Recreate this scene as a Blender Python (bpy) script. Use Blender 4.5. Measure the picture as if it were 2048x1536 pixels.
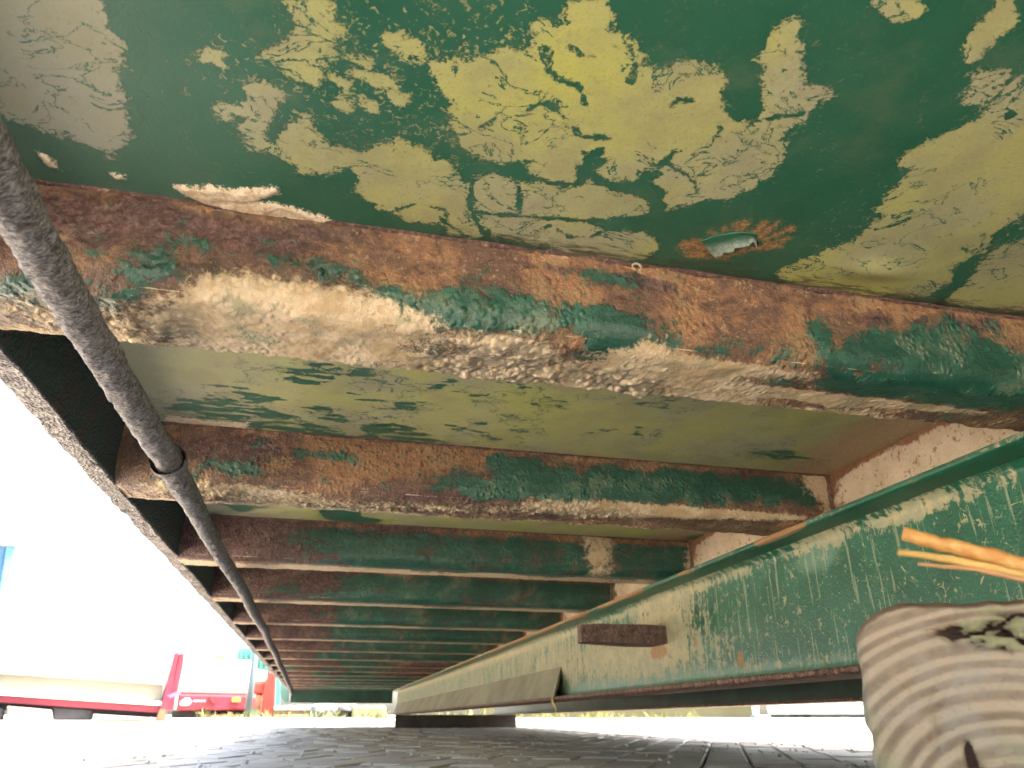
import bpy, bmesh, math, random
import numpy as np
from mathutils import Matrix, Vector
random.seed(7); rng = np.random.default_rng(7)
scene = bpy.context.scene
for o in list(bpy.data.objects): bpy.data.objects.remove(o)
C = scene.collection

# ---------------------------------------------------------------- camera, sky, sun, exposure
CAM_H = .095
cam = bpy.data.cameras.new('camera'); cam_o = bpy.data.objects.new('camera', cam); C.objects.link(cam_o)
cam_o.location = (0, 0, CAM_H)
PITCH, YAW = math.radians(24.1133), math.radians(13.4567)
cam_o.rotation_euler = (math.radians(90) + PITCH, 0, -YAW)
cam.sensor_width = 36; cam.lens = 26.0; cam.clip_start = .01; cam.clip_end = 2000
cam.dof.use_dof = True; cam.dof.focus_distance = .62; cam.dof.aperture_fstop = 15.0
scene.camera = cam_o
w = bpy.data.worlds.new('World'); scene.world = w; w.use_nodes = True
nt = w.node_tree; nt.nodes.clear()
sky = nt.nodes.new('ShaderNodeTexSky'); sky.sky_type = 'NISHITA'; sky.sun_disc = False
SUN_EL, SUN_AZ = math.radians(64), math.radians(108)      # azimuth clockwise from +Y
sky.sun_elevation = SUN_EL; sky.sun_rotation = SUN_AZ
sky.dust_density = 5.0; sky.air_density = 1.0
bg = nt.nodes.new('ShaderNodeBackground'); bg.inputs[1].default_value = .15
wo = nt.nodes.new('ShaderNodeOutputWorld'); nt.links.new(sky.outputs[0], bg.inputs[0]); nt.links.new(bg.outputs[0], wo.inputs[0])
sun = bpy.data.lights.new('sun', 'SUN'); sun.energy = 5.0; sun.angle = math.radians(.55); sun.color = (1, .955, .88)
sun_o = bpy.data.objects.new('sun', sun); C.objects.link(sun_o)
sd = Vector((math.sin(SUN_AZ) * math.cos(SUN_EL), math.cos(SUN_AZ) * math.cos(SUN_EL), math.sin(SUN_EL)))
sun_o.rotation_euler = sd.to_track_quat('Z', 'Y').to_euler()
scene.view_settings.view_transform = 'Standard'; scene.view_settings.look = 'None'
scene.view_settings.gamma = 1; scene.view_settings.exposure = 3.6; scene.view_settings.use_curve_mapping = False
scene.render.engine = 'CYCLES'; scene.cycles.use_adaptive_sampling = True; scene.cycles.adaptive_threshold = .03
scene.cycles.max_bounces = 6; scene.cycles.diffuse_bounces = 3; scene.cycles.glossy_bounces = 2; scene.cycles.transmission_bounces = 0

# container frame (slightly nose-down on its blocks) expressed in the level world
CM = Matrix(((.99999856, 0, .00169845, 0), (0, .99997481, .00709817, 0), (-.00169841, -.00709818, .99997337, CAM_H), (0, 0, 0, 1)))

def ray(px, py):
    r, u, f = px - 1024., 768. - py, 1479.
    fw = f * math.cos(PITCH) - u * math.sin(PITCH); z = f * math.sin(PITCH) + u * math.cos(PITCH)
    c, s = math.cos(YAW), math.sin(YAW)
    return Vector((r * c + fw * s, -r * s + fw * c, z))
def at(px, py, D):
    v = ray(px, py); return v * (D / math.hypot(v.x, v.y)) + Vector((0, 0, CAM_H))

# ---------------------------------------------------------------- digitised wear marks (0.1 mm, container frame) and stain centres (m)
KHAKI0 = [[[870,2340],[970,2266],[1061,2410],[1207,2467],[1299,2573],[1401,2616],[1566,2542],[1734,2536],[1773,2667],[1907,2805],[2018,2837],[2076,2884],[2154,2853],[2096,2701],[1901,2364],[1884,2198],[1943,2170],[2043,2362],[2223,2559],[2284,2491],[2377,2559],[2329,2723],[2284,2855],[2371,3050],[2402,3158],[2355,3315],[2248,3443],[2101,3504],[1900,3605],[1786,3427],[1768,3310],[1639,3317],[1592,3448],[1421,3393],[1331,3232],[1207,3240],[1218,3418],[1219,3523],[1023,3522],[864,3402],[723,3467],[621,3424],[511,3321],[458,3271],[424,3120],[477,3051],[372,3002],[317,2909],[292,2830],[389,2784],[563,2732],[628,2668],[740,2594],[721,2477],[872,2426]],[[624,3680],[732,3582],[922,3633],[1242,3597],[1369,3477],[1508,3493],[1575,3578],[1742,3564],[1836,3702],[1650,3774],[1392,3847],[1159,3891],[1022,3896],[724,3940],[646,3800]],[[750,3989],[1042,3975],[1381,3923],[1609,3955],[1902,3945],[2018,4040],[2010,4203],[1731,4289],[1500,4292],[1210,4202],[961,4230],[811,4117]],[[-764,3551],[-643,3395],[-602,3630],[-455,3449],[-398,3376],[-343,3525],[-199,3576],[-49,3629],[-25,3535],[145,3451],[326,3473],[367,3552],[453,3509],[529,3630],[590,3763],[643,3906],[761,4218],[676,4238],[480,4110],[315,4149],[72,4042],[-63,3944],[-39,3814],[-136,3696],[-314,3808],[-434,3790],[-549,3704],[-719,3679]],[[3341,2052],[3283,2342],[3296,2531],[3247,2666],[3163,2729],[3138,2867],[3261,2929],[3269,3072],[3312,3267],[3388,3414],[3405,3646],[3308,3794],[3172,3958],[3084,4151],[3334,4272],[3808,4312],[4158,4228],[4391,4172],[4419,3939],[4277,3830],[4327,3550],[4252,3382],[4238,2890]],[[4644,4191],[4625,3964],[4480,3712],[4484,3578],[4560,3191],[5606,4168],[4955,4214]],[[2867,2069],[2801,1935],[2817,1833],[2874,1833],[2966,1954],[2941,2052],[2940,2115]],[[2254,1953],[2396,1892],[2465,1958],[2399,1997]],[[3137,2377],[3041,2223],[3169,2192],[3255,2313],[3218,2377]],[[-590,2960],[-440,2876],[-413,2763],[-456,2630],[-318,2583],[-270,2670],[-221,2717],[-292,2857],[-317,2959],[-342,3084],[-445,3057]],[[-695,3204],[-563,3137],[-528,3236],[-611,3311]],[[-959,3023],[-812,2997],[-807,3060],[-919,3077]],[[18,2720],[158,2693],[157,2797],[82,2805]],[[-117,2962],[42,2941],[61,3005],[-3,3038]],[[-265,3014],[-174,3044],[-184,3117]],[[-116,2879],[-66,2867],[-63,2915]],[[-237,3148],[-156,3165],[-180,3246]],[[54,3078],[135,3077],[128,3142],[73,3140]],[[-76,3146],[-21,3152],[-24,3201]],[[-882,3395],[-528,3218],[-586,3324],[-837,3461]],[[-1927,2847],[-1344,2787],[-1359,2960],[-1321,3072],[-1382,3459],[-1394,3735],[-1561,3902],[-1831,3807],[-2236,3663]]]
LINES0 = [([[448,3387],[535,3454],[640,3519],[763,3508],[962,3536],[1102,3571],[1258,3543]],37),([[1258,3543],[1331,3415],[1272,3291],[1312,3224]],62),([[1361,3455],[1553,3522],[1679,3413],[1816,3495],[1875,3692]],67),([[1616,3492],[1811,3563]],81),([[534,3535],[626,3694],[638,3880],[733,4077],[838,4248]],36),([[722,3968],[1031,3933],[1372,3896],[1637,3833],[1872,3788],[1950,3674]],29),([[1596,3820],[1886,3819]],53),([[497,4106],[678,4250],[905,4306]],26),([[1873,3622],[2011,3918]],84),([[786,2608],[856,2722],[930,2766],[1037,2779],[1080,2848],[1132,2917]],22),([[930,2939],[1017,3014],[1132,3106],[1166,3135],[1336,3111]],16),([[814,3008],[867,2939],[933,2949]],16),([[1204,2474],[1265,2564],[1299,2678]],17),([[1770,3240],[1910,3304],[1986,3354],[2062,3446]],15),([[902,3619],[1010,3960]],28),([[79,4138],[143,4107],[304,3971],[497,3995],[519,4072]],8),([[970,4009],[1142,4073],[1221,3984]],13),([[1286,4021],[1370,4084],[1488,4104],[1582,3991]],12),([[2078,2787],[2307,2689]],11),([[1720,3261],[1747,3111]],15),([[4100,3516],[4262,3592]],14),([[3445,2402],[3469,2419]],33),([[3426,3520],[3522,3433],[3563,3344]],13),([[1580,2795],[1598,2745],[1675,2738]],16),([[908,2538],[976,2585],[1056,2582]],12),([[1286,3333],[1335,3289]],12),([[898,3412],[1023,3409]],9),([[1907,2864],[1943,2957],[2003,2985]],11),([[577,3202],[645,3106]],11)]
GREEN1 = [[[-1901,7859],[-1420,7608],[-831,7814],[-412,8169],[45,8441],[-241,8685],[-1094,8544],[-1890,8413]],[[146,8116],[465,7849],[910,8234],[1259,8545],[656,8652],[225,8520]],[[-398,6574],[-74,6552],[-158,6985],[-502,7129],[-685,6870]],[[460,7535],[528,7347],[671,7202],[779,7218],[826,7375],[705,7491]],[[-1148,7347],[-710,7438],[-823,7670],[-1122,7604]],[[-515,7812],[-303,7645],[-32,7845],[-24,8077],[-302,8064]],[[-23,6654],[312,6632],[177,6782],[-66,6781]],[[4999,7937],[5316,7764],[6039,7992],[5510,8077]],[[-1388,7341],[-1136,7219],[-1304,7449]]]
LINES1 = [([[9,6859],[261,6872],[406,6925]],19),([[1070,6973],[1399,6947],[1483,7091]],25),([[1492,6627],[1618,6547],[1740,6721],[1843,6788]],25),([[1761,7602],[1917,7692],[1818,7848],[2032,7863]],17),([[2719,7836],[2945,7645],[3013,7562]],23),([[3328,7742],[3300,7427],[3572,7495],[3587,7645]],29),([[3141,6477],[3313,6709]],25),([[3047,6773],[3317,6822]],21),([[1932,7039],[2036,6876],[2099,6943]],36),([[2189,6964],[2218,7042]],36),([[-33,7184],[154,7353],[380,7355]],20),([[1152,7876],[1534,8033],[1760,8242]],22),([[837,6872],[966,6716],[966,6558]],15),([[1650,7221],[1693,7168]],26),([[1375,7822],[1537,7751]],17)]
FAN = [([[2444,4001],[2214,3980]],50),([[2453,4051],[2296,4069]],47),([[2528,4079],[2323,4108]],31),([[2406,3959],[2250,3910]],31),([[2379,3830],[2329,3801]],22),([[2446,3826],[2399,3754]],19),([[2544,3815],[2475,3678]],26),([[2519,3708],[2507,3647]],15),([[2641,3816],[2643,3621]],30),([[2693,3804],[2726,3595]],26),([[2751,3802],[2850,3658]],30),([[2777,3846],[2899,3754]],23),([[2765,3892],[2887,3832]],27),([[2567,4076],[2676,3946]],20),([[2682,3957],[2803,3890]],19)]
BARE = [([[2447,4000],[2515,4016]],35),([[2470,3931],[2556,3873]],42),([[2586,3891],[2641,3816]],31)]
CRUST0 = [[[-1211,4154],[-992,4081],[-841,4080],[-577,4002],[-564,4064],[-695,4173],[-506,4181],[-313,4243],[-111,4337],[97,4377],[31,4441],[-312,4385],[-705,4337],[-961,4343],[-1165,4244]],[[-1967,4000],[-1879,4067],[-1880,4150],[-1952,4130]],[[-1582,4112],[-1497,4115],[-1501,4164],[-1566,4170]]]
CRUST1 = [[[-1973,8280],[-1515,8386],[-1077,8329],[-1148,8524],[-1541,8602],[-2011,8504]]]
TEAR_TOP = [[2303,3909],[2393,3815],[2525,3748],[2652,3741]]
TEAR_BOT = [[2449,4013],[2498,4060],[2523,4001],[2512,3966],[2573,3932],[2566,3884],[2656,3856],[2652,3807],[2727,3883]]
G0 = [[0.0806,0.063,0.0385,0.0145,0.5],[0.2035,0.0671,0.0192,0.0196,0.5],[0.0563,0.0507,0.0206,0.0101,0.35],[-0.053,0.0357,0.019,0.0069,0.45],[0.3078,0.0587,0.021,0.0111,0.4],[0.3625,0.0606,0.0263,0.0096,0.5],[0.013,0.0529,0.0132,0.0069,0.5],[-0.1407,0.0641,0.0256,0.0123,0.4],[-0.1211,0.0464,0.0266,0.0127,0.5],[-0.0784,0.053,0.0182,0.0081,0.6],[-0.1028,0.0321,0.0151,0.0075,0.3],[-0.0137,0.0452,0.0195,0.0099,0.5],[-0.0279,0.0318,0.0195,0.0078,0.3],[0.1086,0.0554,0.0397,0.0162,0.9],[0.0532,0.0589,0.0204,0.0117,0.5],[0.1707,0.0512,0.0189,0.0163,0.6],[0.1824,0.0895,0.0211,0.0286,1.1],[0.2622,0.0641,0.0202,0.0122,0.35],[0.3457,0.0369,0.0109,0.0157,0.6],[0.48,0.0448,0.084,0.0176,1.2],[0.4158,0.0414,0.0278,0.0114,0.6],[0.4143,0.0884,0.1024,0.0183,0.9],[0.4951,0.0843,0.0578,0.0178,0.9],[0.1687,0.016,0.0194,0.0078,0.9],[0.0145,0.0731,0.0229,0.014,0.6],[0.0478,0.1016,0.0141,0.0189,0.5],[-0.1731,0.0919,0.0349,0.0199,0.4],[-0.1984,0.0919,0.0255,0.0256,0.6],[0.4693,0.0165,0.0195,0.0096,0.3]]
C0 = [[-0.073,0.0688,0.0242,0.0148,0.9],[-0.0495,0.0884,0.055,0.026,1.2],[-0.0047,0.0777,0.0426,0.0234,1.0],[-0.0642,0.1207,0.0404,0.0139,1.0],[-0.0029,0.1256,0.0537,0.0112,1.1],[-0.0959,0.1136,0.0193,0.0223,0.6],[0.0997,0.0931,0.0328,0.0195,0.9],[0.085,0.1299,0.0422,0.0152,0.6],[0.1546,0.1286,0.0568,0.0138,0.9],[0.172,0.1091,0.0356,0.0146,0.5],[0.2102,0.0956,0.0178,0.0275,1.1],[0.2484,0.0998,0.0455,0.0195,1.0],[0.2395,0.1254,0.0514,0.0123,1.1],[0.3352,0.1174,0.0776,0.0089,1.1],[0.4028,0.1222,0.0574,0.0065,1.1],[0.2699,0.0857,0.0832,0.0094,0.6],[0.0351,0.0822,0.0203,0.0137,0.5],[-0.1517,0.1129,0.0464,0.0217,0.5],[-0.1985,0.1107,0.0294,0.0246,0.35],[0.475,0.116,0.0597,0.0056,0.9]]
D0 = [[0.0591,0.0344,0.0531,0.0072,0.45],[0.2865,0.0359,0.0381,0.0114,0.45],[0.4121,0.0194,0.0764,0.0085,0.5],[0.131,0.0132,0.0575,0.0051,0.6],[0.2266,0.0269,0.0242,0.013,0.35],[0.4996,0.0126,0.0404,0.0098,0.5],[-0.1352,0.0182,0.0796,0.0151,0.8],[-0.1721,0.036,0.0458,0.0181,0.6],[-0.0539,0.028,0.0385,0.0135,0.4],[0.2038,0.0164,0.024,0.0061,0.9],[0.0642,0.1411,0.0229,0.0104,0.8],[0.1627,0.082,0.0149,0.0103,0.3],[-0.0105,0.0088,0.0511,0.0065,0.35],[0.2319,0.1371,0.0128,0.0091,0.5]]
O0 = [[0.2531,0.0768,0.0562,0.0257,0.7],[0.0115,0.0336,0.0475,0.0118,0.4],[0.1528,0.0331,0.0151,0.0125,0.5],[0.1534,0.0763,0.011,0.0307,0.6],[0.3708,0.0425,0.0681,0.0179,0.35],[0.2052,0.0466,0.0235,0.0209,0.4],[-0.0334,0.0405,0.0128,0.0114,0.3]]
G1 = [[0.2148,0.0188,0.0259,0.0144,0.9],[0.2859,0.0429,0.1351,0.0182,0.8],[0.444,0.0286,0.1458,0.0191,0.9],[0.1895,0.0559,0.0763,0.0126,0.6],[0.5758,0.0263,0.0606,0.0141,0.5],[-0.1133,0.05,0.0439,0.0106,0.6],[-0.039,0.023,0.0345,0.0061,0.5],[-0.0043,0.0264,0.0233,0.0062,0.5],[-0.1855,0.0791,0.0309,0.0304,0.4]]
C1 = [[-0.1123,0.0921,0.0497,0.0215,0.9],[-0.0684,0.1031,0.0459,0.0222,0.7],[0.309,0.0835,0.0857,0.0185,1.0],[0.1334,0.1008,0.0921,0.0162,0.6],[0.4125,0.0715,0.1054,0.0111,1.1],[0.5251,0.0669,0.088,0.0052,1.1],[0.6318,0.0119,0.0232,0.0216,0.8],[-0.1927,0.0908,0.0311,0.0266,0.6],[0.013,0.1177,0.0742,0.0187,0.5]]
D1 = [[-0.1594,0.0297,0.0877,0.0177,0.9],[0.1164,0.07,0.0561,0.0084,1.2],[0.2209,0.0663,0.0318,0.003,1.0],[-0.095,0.0245,0.0449,0.0151,0.5]]
O1 = [[0.0086,0.0408,0.0826,0.0183,0.6],[0.1269,0.0256,0.0752,0.0127,0.4],[-0.0341,0.0949,0.023,0.0132,0.8]]
B0 = [[0.1006,0.0969,0.0479,0.03,1.0],[0.0829,0.1393,0.0468,0.0139,1.0],[0.1657,0.1259,0.0653,0.0154,1.0],[-0.1517,0.1129,0.0433,0.0246,0.9],[-0.1964,0.1038,0.0291,0.0274,0.9],[-0.1211,0.0464,0.0325,0.0145,0.6],[-0.0511,0.0508,0.0378,0.0093,0.6],[0.2234,0.1371,0.0256,0.0127,1.0],[-0.0139,0.0433,0.0294,0.0115,0.7],[-0.0884,0.006,0.0641,0.0055,0.6]]
B1 = [[0.013,0.1177,0.1596,0.0233,1.0],[0.1959,0.0981,0.1383,0.0211,1.0],[0.309,0.0835,0.0711,0.0185,0.8],[-0.1459,0.1002,0.0546,0.0303,0.8],[-0.1133,0.05,0.0495,0.0117,0.6]]
BEAMDUST = [[1.385,0.1932,0.162,0.0454,0.8],[1.5,0.1142,0.32,0.0376,0.9],[1.838,0.1608,0.389,0.0572,0.55],[1.116,0.2431,0.146,0.0172,0.7],[0.86,0.234,0.062,0.019,0.7],[0.687,0.2224,0.065,0.0138,0.6],[1.039,0.0755,0.22,0.0095,0.35],[0.917,0.0739,0.087,0.0097,0.3]]
BEAMTEAL = [[0.89,0.2066,0.054,0.0256,0.9],[1.649,0.0628,0.376,0.0251,0.8],[1.098,0.0649,0.275,0.0113,0.5]]

# ---------------------------------------------------------------- numpy noise
_perm = rng.permutation(256); _perm = np.concatenate([_perm, _perm, _perm])
_gr = rng.normal(size=(256, 3)); _gr /= np.linalg.norm(_gr, axis=1)[:, None]
def perlin(p):
    p = np.asarray(p, float); i = np.floor(p).astype(int); f = p - i; i &= 255
    u = f * f * f * (f * (f * 6 - 15) + 10); r = 0
    for dx in (0, 1):
        for dy in (0, 1):
            for dz in (0, 1):
                h = _perm[_perm[_perm[(i[..., 0] + dx) & 255] + ((i[..., 1] + dy) & 255)] + ((i[..., 2] + dz) & 255)]
                gdot = _gr[h, 0] * (f[..., 0] - dx) + _gr[h, 1] * (f[..., 1] - dy) + _gr[h, 2] * (f[..., 2] - dz)
                r = r + gdot * (u[..., 0] if dx else 1 - u[..., 0]) * (u[..., 1] if dy else 1 - u[..., 1]) * (u[..., 2] if dz else 1 - u[..., 2])
    return r
def fbm(p, o=4, k=.5):
    p = np.asarray(p, float); a, s, r = 1., 1., 0.
    for _ in range(o): r = r + a * perlin(p * s + 17.3 * s); a *= k; s *= 2.03
    return r
def sstep(a, b, x):
    t = np.clip((x - a) / (b - a), 0, 1); return t * t * (3 - 2 * t)
def seg_dist(P, a, b):
    a = np.array(a, float); b = np.array(b, float); ab = b - a
    t = np.clip(((P - a) @ ab) / max(1e-12, ab @ ab), 0, 1)[..., None]
    return np.linalg.norm(P - (a + t * ab), axis=-1)
def poly_sdf(P, poly):
    d = np.full(P.shape[:-1], 1e9); ins = np.zeros(P.shape[:-1], bool)
    n = len(poly); Q = np.array(poly, float)
    for i in range(n):
        a, b = Q[i], Q[(i + 1) % n]
        d = np.minimum(d, seg_dist(P, a, b))
        c1 = (a[1] > P[..., 1]) != (b[1] > P[..., 1])
        xs = (b[0] - a[0]) * (P[..., 1] - a[1]) / ((b[1] - a[1]) if b[1] != a[1] else 1e-9) + a[0]
        ins ^= c1 & (P[..., 0] < xs)
    return np.where(ins, d, -d)
def lines_sdf(P, lines):                       # positive inside the stroke, metres
    r = np.full(P.shape[:-1], -1.)
    for pts, wd in lines:
        q = [(x * 1e-4, y * 1e-4) for x, y in pts]
        for a, b in zip(q[:-1], q[1:]): r = np.maximum(r, wd * .5e-4 - seg_dist(P, a, b))
    return r
def polys_sdf(P, polys):
    r = np.full(P.shape[:-1], -1.)
    for pl in polys: r = np.maximum(r, poly_sdf(P, [(x * 1e-4, y * 1e-4) for x, y in pl]))
    return r
def blobs(S, V, lst):
    r = np.zeros_like(S)
    for s, v, rs, rv, m in lst: r = r + m * np.exp(-((S - s) / rs) ** 2 * .8 - ((V - v) / rv) ** 2 * .8)
    return r

# ---------------------------------------------------------------- mesh helpers
def link(name, me, mat, parent=None, label=None):
    o = bpy.data.objects.new(name, me); C.objects.link(o)
    if mat and not me.materials: me.materials.append(mat)
    if parent: o.parent = parent
    if label: o['label'] = label
    return o
def tag(o, label, cat, group=None, kind=None):
    o['label'] = label; o['category'] = cat
    if group: o['group'] = group
    if kind: o['kind'] = kind
    return o
def thing(name, label, cat, loc=(0, 0, 0), rz=0, group=None):
    o = bpy.data.objects.new(name, None); C.objects.link(o); o.location = loc; o.rotation_euler = (0, 0, rz)
    o.empty_display_size = .05
    return tag(o, label, cat, group)
def grid_mesh(name, P, attrs=None, smooth=True, closed_u=False, flip=False):
    nu, nv = P.shape[:2]; me = bpy.data.meshes.new(name)
    iu = np.arange(nu if closed_u else nu - 1)[:, None]; iv = np.arange(nv - 1)[None, :]
    a = iu * nv + iv; b = ((iu + 1) % nu) * nv + iv
    F = np.stack([a, b, b + 1, a + 1], -1).reshape(-1, 4)
    if flip: F = F[:, ::-1]
    me.vertices.add(nu * nv); me.vertices.foreach_set('co', np.ascontiguousarray(P, dtype=np.float32).ravel())
    me.loops.add(F.size); me.loops.foreach_set('vertex_index', np.ascontiguousarray(F, dtype=np.int32).ravel())
    me.polygons.add(len(F)); me.polygons.foreach_set('loop_start', np.arange(0, F.size, 4, dtype=np.int32))
    me.update(calc_edges=True)
    me.polygons.foreach_set('use_smooth', np.full(len(F), smooth))
    for k, v in (attrs or {}).items():
        at_ = me.attributes.new(k, 'FLOAT', 'POINT'); at_.data.foreach_set('value', np.ascontiguousarray(v, dtype=np.float32).ravel())
    return me
def bm_box(bm, x0, x1, y0, y1, z0, z1):
    v = [bm.verts.new((x, y, z)) for x in (x0, x1) for y in (y0, y1) for z in (z0, z1)]
    for f in ((0, 1, 3, 2), (4, 6, 7, 5), (0, 4, 5, 1), (2, 3, 7, 6), (0, 2, 6, 4), (1, 5, 7, 3)): bm.faces.new([v[i] for i in f])
    return v
def bm_mesh(name, bm, bevel=0, seg=2, smooth=False):
    if bevel: bmesh.ops.bevel(bm, geom=list(bm.edges), offset=bevel, segments=seg, affect='EDGES', profile=.5, clamp_overlap=True)
    bmesh.ops.recalc_face_normals(bm, faces=list(bm.faces))
    me = bpy.data.meshes.new(name); bm.to_mesh(me); bm.free()
    if smooth: me.polygons.foreach_set('use_smooth', np.ones(len(me.polygons), bool))
    return me
def box(name, dims, mat, parent=None, bevel=0, label=None):
    bm = bmesh.new(); bm_box(bm, *dims); return link(name, bm_mesh(name, bm, bevel), mat, parent, label)
def prism(name, pts, back, mat, parent=None, bevel=0, label=None):
    """front outline (list of Vectors in one upright plane) pushed back by a vector: a solid with real depth"""
    bm = bmesh.new(); a = [bm.verts.new(p) for p in pts]; b = [bm.verts.new(Vector(p) + back) for p in pts]
    bm.faces.new(a); bm.faces.new(b[::-1]); n = len(pts)
    for i in range(n): bm.faces.new((a[i], a[(i + 1) % n], b[(i + 1) % n], b[i]))
    return link(name, bm_mesh(name, bm, bevel), mat, parent, label)
def tube(name, path, rad, mat, parent=None, seg=12, label=None, cap=True):
    P = [Vector(p) for p in path]; n = len(P); rad = rad if hasattr(rad, '__len__') else [rad] * n
    G = np.zeros((n, seg, 3))
    for i in range(n):
        t = (P[min(i + 1, n - 1)] - P[max(i - 1, 0)]).normalized()
        a = t.cross(Vector((0, 0, 1)));  a = a if a.length > 1e-3 else t.cross(Vector((1, 0, 0)))
        a.normalize(); b = t.cross(a)
        for j in range(seg):
            th = 2 * math.pi * j / seg; G[i, j] = P[i] + (a * math.cos(th) + b * math.sin(th)) * rad[i]
    bm = bmesh.new(); V = [[bm.verts.new(G[i, j]) for j in range(seg)] for i in range(n)]
    for i in range(n - 1):
        for j in range(seg): bm.faces.new((V[i][j], V[i][(j + 1) % seg], V[i + 1][(j + 1) % seg], V[i + 1][j]))
    if cap: bm.faces.new(V[0]); bm.faces.new(V[-1])
    return link(name, bm_mesh(name, bm, smooth=True), mat, parent, label)

# ---------------------------------------------------------------- material helper
class N:
    def __init__(s, name):
        s.m = bpy.data.materials.new(name); s.m.use_nodes = True; s.t = s.m.node_tree; s.t.nodes.clear()
        s.out = s.new('ShaderNodeOutputMaterial'); s.b = s.new('ShaderNodeBsdfPrincipled'); s.t.links.new(s.b.outputs[0], s.out.inputs[0])
        s.pos = s.new('ShaderNodeNewGeometry').outputs['Position']
    def new(s, k): return s.t.nodes.new(k)
    def put(s, sock, v):
        if isinstance(v, bpy.types.NodeSocket): s.t.links.new(v, sock)
        elif hasattr(v, '__len__') and sock.type == 'RGBA': sock.default_value = (*v, 1) if len(v) == 3 else v
        else: sock.default_value = v
    def ma(s, op, a, b=0., c=None):
        n = s.new('ShaderNodeMath'); n.operation = op; s.put(n.inputs[0], a); s.put(n.inputs[1], b)
        if c is not None: s.put(n.inputs[2], c)
        return n.outputs[0]
    def add(s, a, b): return s.ma('ADD', a, b)
    def sub(s, a, b): return s.ma('SUBTRACT', a, b)
    def mul(s, a, b): return s.ma('MULTIPLY', a, b)
    def mr(s, v, a, b, c=0., d=1.):
        n = s.new('ShaderNodeMapRange'); n.interpolation_type = 'SMOOTHSTEP'
        for i, x in enumerate((v, a, b, c, d)): s.put(n.inputs[i], x)
        return n.outputs[0]
    def mix(s, f, a, b):
        n = s.new('ShaderNodeMix'); n.data_type = 'RGBA'; s.put(n.inputs[0], f); s.put(n.inputs[6], a); s.put(n.inputs[7], b); return n.outputs[2]
    def mixf(s, f, a, b):
        n = s.new('ShaderNodeMix'); n.data_type = 'FLOAT'; s.put(n.inputs[0], f); s.put(n.inputs[2], a); s.put(n.inputs[3], b); return n.outputs[0]
    def vec(s, scale=(1, 1, 1), off=(0, 0, 0), rot=(0, 0, 0), src=None):
        n = s.new('ShaderNodeMapping'); s.put(n.inputs[0], src or s.pos); n.inputs[1].default_value = off; n.inputs[2].default_value = rot; n.inputs[3].default_value = scale; return n.outputs[0]
    def noise(s, scale, detail=4, rough=.55, dist=0., v=None):
        n = s.new('ShaderNodeTexNoise'); s.put(n.inputs['Vector'], v or s.pos)
        n.inputs['Scale'].default_value = scale; n.inputs['Detail'].default_value = min(detail, 5); n.inputs['Roughness'].default_value = rough; n.inputs['Distortion'].default_value = dist
        return n.outputs[0]
    def voro(s, scale, feat='F1', v=None, rnd=1.):
        n = s.new('ShaderNodeTexVoronoi'); n.feature = feat; s.put(n.inputs['Vector'], v or s.pos); n.inputs['Scale'].default_value = scale; n.inputs['Randomness'].default_value = rnd
        return n.outputs[0]
    def attr(s, name):
        n = s.new('ShaderNodeAttribute'); n.attribute_name = name; return n.outputs['Fac']
    def xyz(s, v=None):
        n = s.new('ShaderNodeSeparateXYZ'); s.put(n.inputs[0], v or s.pos); return n.outputs
    def bump(s, h, dist=.002, strength=1.):
        n = s.new('ShaderNodeBump'); n.inputs['Strength'].default_value = strength; n.inputs['Distance'].default_value = dist; s.put(n.inputs['Height'], h); s.t.links.new(n.outputs[0], s.b.inputs['Normal'])
    def done(s, col, rough=.6, metal=0., spec=.5):
        s.put(s.b.inputs['Base Color'], col); s.put(s.b.inputs['Roughness'], rough); s.put(s.b.inputs['Metallic'], metal); s.put(s.b.inputs['Specular IOR Level'], spec); return s.m
def simple(name, col, rough=.6, var=.25, scale=8., bump=.002, bscale=40., spec=.4, metal=0., stain=None):
    n = N(name); f = n.noise(scale, 5, .6)
    lo = tuple(c * (1 - var) for c in col); hi = tuple(min(1, c * (1 + var)) for c in col)
    c = n.mix(n.mr(f, .3, .7), lo, hi)
    if stain: c = n.mix(n.mul(n.mr(n.noise(scale * .7, 6, .7, .5, n.vec(off=(3, 1, 7))), .56, .68), .8), c, stain)
    if bump: n.bump(n.noise(bscale, 4, .6), bump)
    return n.done(c, rough, metal, spec)

GREEN, GREEN_D = (.017, .100, .060), (.010, .055, .036)
KHAKI, KHAKI_G, KHAKI_Y = (.39, .38, .15), (.35, .34, .215), (.45, .45, .10)
CREAM, CREAM_O = (.52, .41, .275), (.55, .37, .18)
RUST_O, RUST_B, RUST_D, RUST_P = (.25, .128, .062), (.110, .062, .043), (.055, .026, .022), (.115, .058, .05)

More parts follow.
